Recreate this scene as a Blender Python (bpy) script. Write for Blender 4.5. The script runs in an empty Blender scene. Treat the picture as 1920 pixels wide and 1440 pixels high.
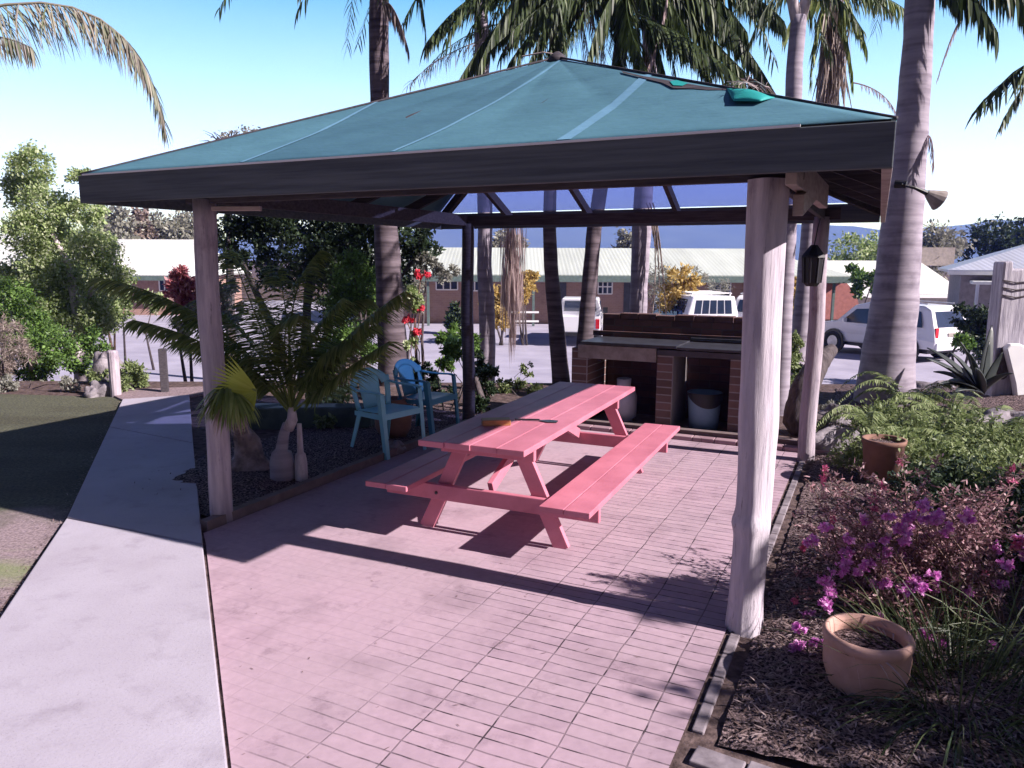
import bpy, math, random
import numpy as np
from mathutils import Vector, Matrix
C = bpy.context.scene
random.seed(7); RS = np.random.RandomState(11)
PI = math.pi
# ------------------------------------------------------------------ camera
F, PITCH, ROLL, H = 1413., .163, .004, 1.9
_f = np.array([0, math.cos(PITCH), -math.sin(PITCH)]); _r = np.array([1., 0, 0]); _u = np.cross(_r, _f)
AX = _r*math.cos(ROLL)+_u*math.sin(ROLL); AU = _u*math.cos(ROLL)-_r*math.sin(ROLL)
cd = bpy.data.cameras.new('camera'); cam = bpy.data.objects.new('camera', cd); C.collection.objects.link(cam)
cd.sensor_width = 36; cd.lens = F/1920*36; cd.clip_start = .05; cd.clip_end = 9000
cam.matrix_world = Matrix(((AX[0], AU[0], -_f[0], 0), (AX[1], AU[1], -_f[1], 0), (AX[2], AU[2], -_f[2], H), (0, 0, 0, 1)))
C.camera = cam
C.render.resolution_x = 1024; C.render.resolution_y = 768
# ------------------------------------------------------------------ light
SUN_EL, SUN_AZ = 33.0, 114.6           # azimuth clockwise from +Y
w = bpy.data.worlds.new('World'); C.world = w; w.use_nodes = True
nt = w.node_tree; nt.nodes.clear()
sky = nt.nodes.new('ShaderNodeTexSky'); sky.sky_type = 'NISHITA'; sky.sun_disc = False
sky.sun_elevation = math.radians(SUN_EL); sky.sun_rotation = math.radians(SUN_AZ)
sky.air_density = 1.0; sky.dust_density = 1.6; sky.ozone_density = 1.2
bg = nt.nodes.new('ShaderNodeBackground'); bg.inputs[1].default_value = .05
wo = nt.nodes.new('ShaderNodeOutputWorld')
tint = nt.nodes.new('ShaderNodeMix'); tint.data_type = 'RGBA'; tint.blend_type = 'MULTIPLY'; tint.inputs[0].default_value = 1
tint.inputs[7].default_value = (.38, .35, .45, 1)
# thin bright cloud low on the right
tc = nt.nodes.new('ShaderNodeTexCoord'); mp = nt.nodes.new('ShaderNodeMapping'); mp.inputs['Scale'].default_value = (1.6, 1.6, 5)
cn = nt.nodes.new('ShaderNodeTexNoise'); cn.inputs['Scale'].default_value = 1.7; cn.inputs['Detail'].default_value = 5
cr = nt.nodes.new('ShaderNodeMapRange'); cr.inputs[1].default_value = .5; cr.inputs[2].default_value = .75; cr.inputs[4].default_value = .55
sep = nt.nodes.new('ShaderNodeSeparateXYZ'); cz = nt.nodes.new('ShaderNodeMapRange')
cz.inputs[1].default_value = .30; cz.inputs[2].default_value = .0; cz.inputs[3].default_value = 0; cz.inputs[4].default_value = 1
mu = nt.nodes.new('ShaderNodeMath'); mu.operation = 'MULTIPLY'
cm = nt.nodes.new('ShaderNodeMix'); cm.data_type = 'RGBA'; cm.inputs[7].default_value = (10, 10.5, 11, 1)
L = nt.links.new
L(tc.outputs['Generated'], mp.inputs[0]); L(mp.outputs[0], cn.inputs[0]); L(cn.outputs[0], cr.inputs[0])
L(tc.outputs['Generated'], sep.inputs[0]); L(sep.outputs[2], cz.inputs[0]); L(cr.outputs[0], mu.inputs[0]); L(cz.outputs[0], mu.inputs[1])
gz_ = nt.nodes.new('ShaderNodeValToRGB'); er = gz_.color_ramp
er.elements[0].position = .0; er.elements[0].color = (1.0, 1.3, 4.2, 1); er.elements[1].position = .46; er.elements[1].color = (.008, .018, .04, 1)
er.elements.new(.07).color = (.90, 1.15, 3.0, 1); er.elements.new(.18).color = (.52, .84, 1.6, 1); er.elements.new(.31).color = (.13, .41, .82, 1)
L(sep.outputs[2], gz_.inputs[0])
gs = nt.nodes.new('ShaderNodeVectorMath'); gs.operation = 'SCALE'; gs.inputs[3].default_value = 15; L(gz_.outputs[0], gs.inputs[0])
ya = nt.nodes.new('ShaderNodeMapRange'); ya.inputs[1].default_value = .1; ya.inputs[2].default_value = .75; ya.inputs[3].default_value = .0; ya.inputs[4].default_value = .92; L(sep.outputs[1], ya.inputs[0])
gm_ = nt.nodes.new('ShaderNodeMix'); gm_.data_type = 'RGBA'; L(ya.outputs[0], gm_.inputs[0]); L(tint.outputs[2], gm_.inputs[6]); L(gs.outputs[0], gm_.inputs[7])
L(sky.outputs[0], tint.inputs[6]); L(gm_.outputs[2], cm.inputs[6]); L(mu.outputs[0], cm.inputs[0]); L(cm.outputs[2], bg.inputs[0]); L(bg.outputs[0], wo.inputs[0])
sl = bpy.data.lights.new('sun', 'SUN'); sl.energy = 5; sl.angle = math.radians(.5); sl.color = (1, .90, .93)
so = bpy.data.objects.new('sun', sl); C.collection.objects.link(so)
e, a = math.radians(SUN_EL), math.radians(SUN_AZ)
SD = Vector((math.cos(e)*math.sin(a), math.cos(e)*math.cos(a), math.sin(e)))
so.rotation_euler = SD.to_track_quat('Z', 'Y').to_euler(); so.location = (6, -6, 9)
C.view_settings.view_transform = 'Standard'; C.view_settings.look = 'None'; C.view_settings.exposure = 1.0; C.view_settings.gamma = 1
C.render.engine = 'CYCLES'; C.cycles.max_bounces = 6; C.cycles.transparent_max_bounces = 12
# ------------------------------------------------------------------ helpers
def g(px, py, z=0.):
    d = _f+AX*(px-960)/F+AU*(720-py)/F; t = (z-H)/d[2]; return Vector(np.array([0, 0, H])+d*t)
def at(px, py, Y):
    d = _f+AX*(px-960)/F+AU*(720-py)/F; return Vector(np.array([0, 0, H])+d*Y/d[1])
G0 = Vector((-2.115, 5.285, 0)); GY = -.448
GU = Vector((math.cos(GY), math.sin(GY), 0)); GV = Vector((-math.sin(GY), math.cos(GY), 0)); Z = Vector((0, 0, 1))
def gz(u, v, z=0.): return G0+GU*u+GV*v+Z*z
def rnd(a, b): return random.uniform(a, b)
def tagp(o, label=None, cat=None, group=None, kind=None):
    if label: o['label'] = label
    if cat: o['category'] = cat
    if group: o['group'] = group
    if kind: o['kind'] = kind
    return o
def thing(name, loc, label, cat, group=None):
    o = bpy.data.objects.new(name, None); C.collection.objects.link(o); o.location = loc
    o.empty_display_size = .2
    return tagp(o, label, cat, group)
def woff(p):
    v = Vector((0, 0, 0))
    while p: v += p.location; p = p.parent
    return v
class MB:
    def __init__(s): s.v = []; s.f = []; s.uv = None
    def add(s, vs, fs):
        n = len(s.v); s.v.extend([tuple(x) for x in vs]); s.f.extend([tuple(i+n for i in f) for f in fs]); return s
    def beam(s, p0, p1, w, h, up=Z):
        p0, p1, up = Vector(p0), Vector(p1), Vector(up)
        t = (p1-p0).normalized(); x = t.cross(up).normalized(); y = x.cross(t).normalized()
        q = [p+x*w/2*a+y*h/2*b for p in (p0, p1) for a, b in ((-1, -1), (1, -1), (1, 1), (-1, 1))]
        return s.add(q, [(3, 2, 1, 0), (4, 5, 6, 7), (0, 1, 5, 4), (1, 2, 6, 5), (2, 3, 7, 6), (3, 0, 4, 7)])
    def box(s, c, sx, sy, sz, rz=0.):     # c is the centre of the base
        c = Vector(c); x = Vector((math.cos(rz), math.sin(rz), 0)); y = Vector((-math.sin(rz), math.cos(rz), 0))
        return s.beam(c+Z*sz/2-x*sx/2, c+Z*sz/2+x*sx/2, sy, sz)
    def prism(s, poly, d):                # polygon of 3D points swept along d
        n = len(poly); d = Vector(d); q = [Vector(p) for p in poly]+[Vector(p)+d for p in poly]
        return s.add(q, [tuple(range(n))[::-1], tuple(range(n, 2*n))]+[(i, (i+1) % n, n+(i+1) % n, n+i) for i in range(n)])
    def tube(s, pts, rad, seg=10, cap=True, jit=0.):
        pts = [Vector(p) for p in pts]; n = len(pts); base = len(s.v); vs = []
        if not hasattr(rad, '__len__'): rad = [rad]*n
        ref = Vector((1, 0, 0))
        for i, p in enumerate(pts):
            t = (pts[min(i+1, n-1)]-pts[max(i-1, 0)]).normalized()
            if abs(t.dot(ref)) > .9: ref = Vector((0, 1, 0))
            x = (ref-t*ref.dot(t)).normalized(); y = t.cross(x); ref = x
            for k in range(seg):
                a = 2*PI*k/seg; r = rad[i]*(1+rnd(-jit, jit)); vs.append(p+x*math.cos(a)*r+y*math.sin(a)*r)
        fs = [(i*seg+k, i*seg+(k+1) % seg, (i+1)*seg+(k+1) % seg, (i+1)*seg+k) for i in range(n-1) for k in range(seg)]
        if cap: fs += [tuple(range(seg))[::-1], tuple(range((n-1)*seg, n*seg))]
        return s.add(vs, fs)
    def lathe(s, c, prof, seg=24, sx=1, sy=1):   # prof: (r, z) outline
        c = Vector(c); vs = []; n = len(prof)
        for r, z in prof:
            for k in range(seg): a = 2*PI*k/seg; vs.append(c+Vector((r*math.cos(a)*sx, r*math.sin(a)*sy, z)))
        fs = [(i*seg+k, i*seg+(k+1) % seg, (i+1)*seg+(k+1) % seg, (i+1)*seg+k) for i in range(n-1) for k in range(seg)]
        return s.add(vs, fs)
    def grid(s, fn, nu, nv):
        vs = [fn(i/nu, j/nv) for j in range(nv+1) for i in range(nu+1)]
        return s.add(vs, [(j*(nu+1)+i, j*(nu+1)+i+1, (j+1)*(nu+1)+i+1, (j+1)*(nu+1)+i) for j in range(nv) for i in range(nu)])
    def blade(s, p, d, ln, wd, droop=.3, seg=3, nrm=None):
        p = Vector(p); d = Vector(d).normalized(); nrm = nrm or Vector((rnd(-1, 1), rnd(-1, 1), rnd(-.4, 1)))
        x = d.cross(nrm)
        if x.length < 1e-3: x = d.cross(Vector((1, .2, 0)))
        x.normalize(); vs = []; q = p.copy(); dd = d.copy()
        for i in range(seg+1):
            t = i/seg; ww = wd*(1-t)**.6*(.55+.9*min(t*3, 1)) / 1.45
            if i == seg: vs.append(q.copy())
            else: vs += [q-x*ww/2, q+x*ww/2]
            dd = (dd+Vector((0, 0, -droop/seg))).normalized(); q = q+dd*ln/seg
        fs = [(2*i, 2*i+1, 2*i+3, 2*i+2) for i in range(seg-1)]+[(2*seg-2, 2*seg-1, 2*seg)]
        return s.add(vs, fs)
    def leaves(s, cl, n, size, asp=.5, shell=.55, flat=0.):   # cl: [(centre, rx, ry, rz)]; small rhombic folded leaves
        vol = np.array([c[1]*c[2]+c[2]*c[3] for c in cl]); vol = vol/vol.sum()
        for c, k in zip(cl, (vol*n).astype(int)):
            sub = RS.normal(size=(max(4, k//60), 3)); sub /= np.linalg.norm(sub, axis=1)[:, None]
            sub *= RS.uniform(shell, 1., (len(sub), 1)); idx = RS.randint(0, len(sub), k)
            P = sub[idx]+RS.normal(size=(k, 3))*.17
            P = P*np.array(c[1:4])+np.array(c[0])
            D = RS.normal(size=(k, 3))+.5*sub[idx]; D[:, 2] -= flat; D /= np.linalg.norm(D, axis=1)[:, None]
            N = RS.normal(size=(k, 3)); N[:, 2] += .8; X = np.cross(D, N); X /= np.linalg.norm(X, axis=1)[:, None]
            S = size*RS.uniform(.6, 1.4, (k, 1))
            V = np.stack([P, P+D*S*.5+X*S*asp*.5, P+D*S, P+D*S*.5-X*S*asp*.5], 1).reshape(-1, 3)
            b = len(s.v); s.v.extend(map(tuple, V)); s.f.extend([(b+4*i, b+4*i+1, b+4*i+2, b+4*i+3) for i in range(k)])
        return s
    def build(s, name, m, parent=None, bevel=0, smooth=False, solid=0, sub=0, kind=None):
        o_ = woff(parent) if parent else Vector((0, 0, 0)); me = bpy.data.meshes.new(name)
        A = np.array(s.v)-np.array(o_); me.from_pydata(A.tolist(), [], s.f); me.update()
        me.materials.append(m)
        if smooth: me.shade_smooth()
        o = bpy.data.objects.new(name, me); C.collection.objects.link(o); o.parent = parent
        if solid: d = o.modifiers.new('solid', 'SOLIDIFY'); d.thickness = solid; d.offset = 0
        if sub: d = o.modifiers.new('sub', 'SUBSURF'); d.levels = sub; d.render_levels = sub
        if bevel: d = o.modifiers.new('bevel', 'BEVEL'); d.width = bevel; d.segments = 2; d.limit_method = 'ANGLE'
        if kind: o['kind'] = kind
        return o
def copy_tree(o, parent=None):
    c = o.copy(); C.collection.objects.link(c); c.parent = parent
    for ch in list(o.children): copy_tree(ch, c)
    return c
# ------------------------------------------------------------------ materials
def newmat(name):
    m = bpy.data.materials.new(name); m.use_nodes = True; t = m.node_tree; return m, t, t.nodes['Principled BSDF']
def mix(t, a, b, fac, mode='MIX'):
    n = t.nodes.new('ShaderNodeMix'); n.data_type = 'RGBA'; n.blend_type = mode
    for i, v in ((6, a), (7, b), (0, fac)):
        if hasattr(v, 'is_linked') or hasattr(v, 'links'): t.links.new(v, n.inputs[i])
        elif i == 0: n.inputs[0].default_value = v
        else: n.inputs[i].default_value = (*v, 1)
    return n.outputs[2]
def noise(t, scale, detail=5, stretch=(1, 1, 1), rough=.6, rot=0):
    c = t.nodes.new('ShaderNodeTexCoord'); m = t.nodes.new('ShaderNodeMapping'); m.inputs['Scale'].default_value = stretch
    if rot: m.vector_type = 'TEXTURE'; m.inputs['Scale'].default_value = tuple(1/x for x in stretch); m.inputs['Rotation'].default_value = (0, 0, -rot)
    n = t.nodes.new('ShaderNodeTexNoise'); n.inputs['Scale'].default_value = scale; n.inputs['Detail'].default_value = detail; n.inputs['Roughness'].default_value = rough
    t.links.new(c.outputs['Object'], m.inputs[0]); t.links.new(m.outputs[0], n.inputs[0]); return n.outputs[0]
def rng(t, v, a, b, c=0., d=1.):
    n = t.nodes.new('ShaderNodeMapRange'); t.links.new(v, n.inputs[0])
    for i, x in enumerate((a, b, c, d)): n.inputs[i+1].default_value = x
    return n.outputs[0]
def bump(t, p, v, dist, strength=.6):
    n = t.nodes.new('ShaderNodeBump'); n.inputs['Distance'].default_value = dist; n.inputs['Strength'].default_value = strength
    t.links.new(v, n.inputs['Height']); t.links.new(n.outputs[0], p.inputs['Normal'])
def mat(name, c1, c2=None, scale=6, stretch=(1, 1, 1), rough=.75, bd=0., spec=.4, metal=0, lo=.35, hi=.65, rot=0):
    m, t, p = newmat(name); c2 = c2 or tuple(x*.72 for x in c1)
    n = noise(t, scale, stretch=stretch, rot=rot); t.links.new(mix(t, c2, c1, rng(t, n, lo, hi)), p.inputs['Base Color'])
    p.inputs['Roughness'].default_value = rough; p.inputs['Specular IOR Level'].default_value = spec; p.inputs['Metallic'].default_value = metal
    if bd: bump(t, p, n, bd)
    return m
def leafmat(name, cols, trans=.35, rough=.5):
    m, t, p = newmat(name); gm = t.nodes.new('ShaderNodeNewGeometry'); r = t.nodes.new('ShaderNodeValToRGB')
    r.color_ramp.elements[0].color = (*cols[0], 1); r.color_ramp.elements[-1].color = (*cols[-1], 1)
    for i, c in enumerate(cols[1:-1]): r.color_ramp.elements.new((i+1)/(len(cols)-1)).color = (*c, 1)
    t.links.new(gm.outputs['Random Per Island'], r.inputs[0]); t.links.new(r.outputs[0], p.inputs['Base Color'])
    p.inputs['Roughness'].default_value = rough; p.inputs['Specular IOR Level'].default_value = .35
    tr = t.nodes.new('ShaderNodeBsdfTranslucent'); ms = t.nodes.new('ShaderNodeMixShader'); ms.inputs[0].default_value = trans
    t.links.new(r.outputs[0], tr.inputs[0]); t.links.new(p.outputs[0], ms.inputs[1]); t.links.new(tr.outputs[0], ms.inputs[2])
    t.links.new(ms.outputs[0], t.nodes['Material Output'].inputs[0]); return m
def brickmat(name, c1, c2, mortar, bw, bh, ms=.008, off=.5, rot=(0, 0, 0), noise_c=None, bd=.006, origin=(0, 0, 0), fade=False):
    m, t, p = newmat(name); c = t.nodes.new('ShaderNodeTexCoord'); mp = t.nodes.new('ShaderNodeMapping'); mp.vector_type = 'TEXTURE'
    mp.inputs['Rotation'].default_value = rot; mp.inputs['Location'].default_value = origin
    b = t.nodes.new('ShaderNodeTexBrick'); b.offset = off; b.inputs['Scale'].default_value = 1
    b.inputs['Brick Width'].default_value = bw; b.inputs['Row Height'].default_value = bh; b.inputs['Mortar Size'].default_value = ms; b.inputs['Mortar Smooth'].default_value = .3
    b.inputs['Color1'].default_value = (*c1, 1); b.inputs['Color2'].default_value = (*c2, 1); b.inputs['Mortar'].default_value = (*mortar, 1)
    t.links.new(c.outputs['Object'], mp.inputs[0]); vec = mp.outputs[0]
    if fade:      # slightly wavy hand-laid joints
        nn = t.nodes.new('ShaderNodeTexNoise'); nn.inputs['Scale'].default_value = 3.; t.links.new(mp.outputs[0], nn.inputs[0])
        vm = t.nodes.new('ShaderNodeVectorMath'); vm.operation = 'SCALE'; vm.inputs[3].default_value = .03; t.links.new(nn.outputs[1], vm.inputs[0])
        va = t.nodes.new('ShaderNodeVectorMath'); t.links.new(mp.outputs[0], va.inputs[0]); t.links.new(vm.outputs[0], va.inputs[1]); vec = va.outputs[0]
    t.links.new(vec, b.inputs[0])
    col = b.outputs[0]
    if fade:
        fl = noise(t, 2.3, 6, rough=.7)
        c_ = t.nodes.new('ShaderNodeTexCoord'); dt = t.nodes.new('ShaderNodeVectorMath'); dt.operation = 'DOT_PRODUCT'; dt.inputs[1].default_value = tuple(GU); t.links.new(c_.outputs['Object'], dt.inputs[0])
        ac = t.nodes.new('ShaderNodeMath'); ac.operation = 'ADD'; t.links.new(dt.outputs['Value'], ac.inputs[0]); t.links.new(rng(t, fl, .25, .75, -.45, .45), ac.inputs[1])
        u0 = G0.dot(GU)
        worn = rng(t, ac.outputs[0], u0+2.1, u0+2.75, .90, .0)          # joints on the path side are filled with fine sand
        gap = rng(t, noise(t, 7, 3), .42, .5, .0, .45); wg = t.nodes.new('ShaderNodeMath'); wg.operation = 'MAXIMUM'; t.links.new(worn, wg.inputs[0]); t.links.new(gap, wg.inputs[1])
        base = mix(t, c1, tuple(x*.97 for x in c1), noise(t, 3., 5))
        col = mix(t, b.outputs[0], base, wg.outputs[0])
        col = mix(t, col, (1.12, 1.06, 1.10), rng(t, noise(t, .7, 4), .4, .65, 0, .8), 'MULTIPLY')
        st_ = noise(t, 4.5, 9, rough=.75); col = mix(t, col, (.42, .38, .42), rng(t, st_, .56, .70, 0, .55), 'MULTIPLY')
    n = noise(t, 24, 6)
    col = mix(t, col, (.5, .5, .5), rng(t, n, .3, .75, 0, .28), 'MULTIPLY')
    n2 = noise(t, 1.7, 6); col = mix(t, col, (.45, .42, .45), rng(t, n2, .52, .72, 0, .5), 'MULTIPLY')
    t.links.new(col, p.inputs['Base Color']); p.inputs['Roughness'].default_value = .85; p.inputs['Specular IOR Level'].default_value = .25
    iv = t.nodes.new('ShaderNodeMath'); iv.operation = 'SUBTRACT'; iv.inputs[0].default_value = 1; t.links.new(b.outputs[1], iv.inputs[1])
    if fade:
        m1 = t.nodes.new('ShaderNodeMath'); m1.operation = 'MULTIPLY'; m2 = t.nodes.new('ShaderNodeMath'); m2.operation = 'SUBTRACT'; m2.inputs[0].default_value = 1
        t.links.new(wg.outputs[0], m2.inputs[1]); t.links.new(b.outputs[1], m1.inputs[0]); t.links.new(m2.outputs[0], m1.inputs[1]); t.links.new(m1.outputs[0], iv.inputs[1])
    ad = t.nodes.new('ShaderNodeMath'); ad.operation = 'MULTIPLY_ADD'; ad.inputs[1].default_value = .35; t.links.new(n, ad.inputs[0]); t.links.new(iv.outputs[0], ad.inputs[2])
    bump(t, p, ad.outputs[0], bd, .8); return m

M = {}
M['soil'] = mat('soil', (.16, .115, .11), (.05, .035, .035), 14, rough=.95, bd=.03, spec=.1)
M['mulch'] = mat('mulch', (.30, .22, .225), (.02, .014, .016), 62, rough=.95, bd=.03, spec=.1, lo=.44, hi=.62)
M['asphalt'] = mat('asphalt', (.40, .38, .48), (.31, .295, .385), .9, rough=.9, bd=.004, spec=.2)
M['gravel'] = mat('gravel', (.33, .25, .27), (.15, .115, .125), 45, rough=.95, bd=.01, spec=.15)
M['kerb'] = mat('kerb', (.30, .26, .29), (.12, .10, .115), 9, rough=.9, bd=.004)
M['paint'] = mat('salmon_paint', (.60, .185, .225), (.52, .15, .19), 5, stretch=(1, 1, 1), rough=.42, spec=.4, bd=.0006)
def paintmat():
    m, t, p = newmat('salmon_paint'); a_ = noise(t, 3, 5); col = mix(t, (.47, .15, .21), (.59, .205, .28), rng(t, a_, .35, .65))
    g_ = noise(t, 10, 8, stretch=(14, 1.2, 14), rot=-TYAW, rough=.7); col = mix(t, col, (.72, .62, .62), rng(t, g_, .56, .68, 0, .6), 'MULTIPLY')
    w_ = noise(t, 26, 6, rough=.8); col = mix(t, col, (.30, .20, .18), rng(t, w_, .69, .74, 0, .8))
    t.links.new(col, p.inputs['Base Color']); p.inputs['Roughness'].default_value = .5; p.inputs['Specular IOR Level'].default_value = .35; bump(t, p, g_, .0015, .6); return m
TYAW = -.417
M['paint'] = paintmat()
M['cutend'] = mat('worn_paint', (.42, .10, .10), (.16, .045, .04), 22, rough=.8)
M['pole'] = mat('weathered_pole', (.50, .42, .46), (.27, .22, .26), 5, stretch=(7, 7, .6), rough=.85, bd=.012, spec=.2)
def postmat(name, c1, c2, crack):
    m, t, p = newmat(name); a_ = noise(t, 4, 5, stretch=(4, 4, .5)); col = mix(t, c2, c1, rng(t, a_, .35, .62))
    b_ = noise(t, 9, 8, stretch=(6, 6, .35), rough=.75); col = mix(t, col, crack, rng(t, b_, .60, .66, 0, .85))
    k_ = noise(t, 2.2, 6, stretch=(1.5, 1.5, 1), rough=.7); col = mix(t, col, (.55, .50, .55), rng(t, k_, .56, .66, 0, .7), 'MULTIPLY')
    t.links.new(col, p.inputs['Base Color']); p.inputs['Roughness'].default_value = .85; p.inputs['Specular IOR Level'].default_value = .2; bump(t, p, b_, .012, .8); return m
M['pole'] = postmat('weathered_pole', (.50, .43, .48), (.30, .26, .31), (.13, .11, .13))
M['polebig'] = postmat('weathered_trunk_pole', (.62, .56, .62), (.40, .36, .43), (.16, .14, .17))
M['polebig_plain'] = mat('weathered_trunk_pole', (.56, .49, .55), (.36, .31, .37), 4, stretch=(4, 4, .5), rough=.8, bd=.02, spec=.2, lo=.38, hi=.58)
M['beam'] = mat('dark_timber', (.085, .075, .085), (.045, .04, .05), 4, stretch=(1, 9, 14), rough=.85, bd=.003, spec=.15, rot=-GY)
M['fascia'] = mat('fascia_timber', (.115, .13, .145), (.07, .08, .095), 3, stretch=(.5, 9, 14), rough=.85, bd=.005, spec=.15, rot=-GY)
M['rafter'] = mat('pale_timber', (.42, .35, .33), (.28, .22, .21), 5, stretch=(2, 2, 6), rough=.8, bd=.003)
M['steel'] = mat('black_plate', (.045, .047, .06), (.02, .02, .03), 9, rough=.45, spec=.6, bd=.001)
M['conc'] = mat('lintel_concrete', (.34, .30, .29), (.22, .19, .18), 9, rough=.9, bd=.004)
M['bricks'] = brickmat('barbecue_brick', (.150, .078, .074), (.075, .045, .048), (.10, .08, .082), .235, .086, .007, rot=(PI/2, 0, GY))
M['pierb'] = brickmat('pier_brick', (.21, .13, .12), (.13, .085, .08), (.30, .27, .28), .20, .086, .008, off=0., rot=(PI/2, 0, GY), origin=(G0.x, G0.y, 0))
M['teal'] = mat('teal_trim', (.12, .17, .165), rough=.5)
M['white'] = mat('white_paint', (.80, .80, .82), (.74, .74, .77), 4, rough=.35)
M['carwhite'] = mat('car_white', (.78, .78, .84), (.74, .74, .80), 1, rough=.18, spec=.6)
M['glass'] = mat('dark_glass', (.03, .045, .09), (.02, .03, .06), 1, rough=.06, spec=.9)
M['tyre'] = mat('tyre', (.015, .015, .018), rough=.8)
M['rim'] = mat('rim', (.5, .5, .55), rough=.3, metal=.8)
M['red'] = mat('tail_lamp', (.6, .02, .04), (.4, .01, .02), 9, rough=.2)
M['black'] = mat('black_plastic', (.02, .02, .025), rough=.4)
M['carblue'] = mat('car_blue', (.04, .09, .27), rough=.2, spec=.7)
M['wood'] = mat('orange_wood', (.46, .22, .09), (.32, .14, .055), 8, stretch=(1, 6, 6), rough=.55)
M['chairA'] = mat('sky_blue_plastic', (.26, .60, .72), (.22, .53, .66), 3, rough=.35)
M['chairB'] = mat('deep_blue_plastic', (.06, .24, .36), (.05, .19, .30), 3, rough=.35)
M['gas'] = mat('white_enamel', (.55, .55, .65), (.45, .45, .55), 6, rough=.35)
M['bin'] = mat('blue_grey_plastic', (.20, .32, .46), (.15, .25, .38), 6, rough=.5)
M['terra'] = mat('terracotta', (.58, .36, .30), (.44, .26, .21), 7, rough=.85, bd=.004)
M['clay'] = mat('brown_clay', (.24, .13, .10), (.17, .09, .07), 6, rough=.85, bd=.003)
M['rock'] = mat('grey_rock', (.30, .27, .30), (.11, .095, .11), 6, rough=.9, bd=.06)
M['slab'] = mat('silver_timber', (.52, .49, .55), (.27, .25, .31), 4, stretch=(6, 6, .7), rough=.85, bd=.02)
M['palegum'] = mat('pale_bark', (.62, .55, .58), (.35, .29, .31), 5, stretch=(3, 3, 1), rough=.8, bd=.01)
M['bark'] = mat('dark_bark', (.11, .09, .095), (.045, .035, .04), 8, stretch=(3, 3, 1), rough=.9, bd=.02)
M['stem'] = mat('brown_stem', (.16, .10, .08), rough=.8)
M['wallm'] = brickmat('motel_brick', (.37, .245, .205), (.32, .205, .175), (.38, .28, .25), .24, .09, .008, rot=(PI/2, 0, 0), bd=.002)
M['wallc'] = mat('cream_render', (.45, .40, .38), rough=.9)
M['walld'] = mat('dark_cladding', (.07, .075, .10), rough=.8)
M['roofw'] = mat('pale_metal_roof', (.78, .80, .80), (.70, .73, .74), .5, stretch=(8, .2, .2), rough=.5)
M['roofg'] = mat('green_grey_roof', (.62, .68, .64), (.55, .61, .57), .5, stretch=(8, .2, .2), rough=.5)
M['roofb'] = mat('blue_grey_roof', (.52, .55, .68), (.46, .49, .62), .5, stretch=(8, .2, .2), rough=.5)
def palmbark(name, c1, c2, ring):
    m, t, p = newmat(name); n = noise(t, 3, 6); n2 = noise(t, 1.2, 4, stretch=(1, 1, ring))
    col = mix(t, c2, c1, rng(t, n2, .38, .62)); col = mix(t, col, (.35, .33, .36), rng(t, n, .5, .7, 0, .55), 'MULTIPLY')
    c_ = t.nodes.new('ShaderNodeTexCoord'); wv = t.nodes.new('ShaderNodeTexWave'); wv.bands_direction = 'Z'; wv.inputs['Scale'].default_value = .9; wv.inputs['Distortion'].default_value = 3.; wv.inputs['Detail'].default_value = 3; wv.inputs['Detail Scale'].default_value = .6
    t.links.new(c_.outputs['Object'], wv.inputs[0]); ln_ = rng(t, wv.outputs[1], .0, .05, .35, 0.); col = mix(t, col, (.35, .3, .35), ln_, 'MULTIPLY')
    t.links.new(col, p.inputs['Base Color']); p.inputs['Roughness'].default_value = .85; p.inputs['Specular IOR Level'].default_value = .2
    bump(t, p, n2, .012, .6); return m
M['palm'] = palmbark('ringed_palm_bark', (.36, .32, .38), (.25, .22, .27), 9)
M['palmd'] = palmbark('dark_palm_bark', (.15, .12, .14), (.065, .05, .06), 12)
M['palmp'] = palmbark('pink_palm_bark', (.62, .42, .44), (.42, .28, .33), 4)
def metalroof(name, c1):
    m, t, p = newmat(name); c_ = t.nodes.new('ShaderNodeTexCoord'); wv = t.nodes.new('ShaderNodeTexWave'); wv.bands_direction = 'X'; wv.inputs['Scale'].default_value = 1.6
    t.links.new(c_.outputs['Object'], wv.inputs[0]); n = noise(t, .5, 6, stretch=(2, .3, 1)); col = mix(t, tuple(x*.82 for x in c1), c1, rng(t, n, .35, .6)); col = mix(t, col, (.8, .8, .8), rng(t, wv.outputs[1], 0, .25, .22, 0), 'MULTIPLY')
    t.links.new(col, p.inputs['Base Color']); p.inputs['Roughness'].default_value = .5; bump(t, p, wv.outputs[1], .02, .3); return m
M['roofw'] = metalroof('pale_metal_roof', (.70, .72, .73)); M['roofg'] = metalroof('green_grey_roof', (.55, .60, .57)); M['roofb'] = metalroof('blue_grey_roof', (.46, .49, .60))
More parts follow.
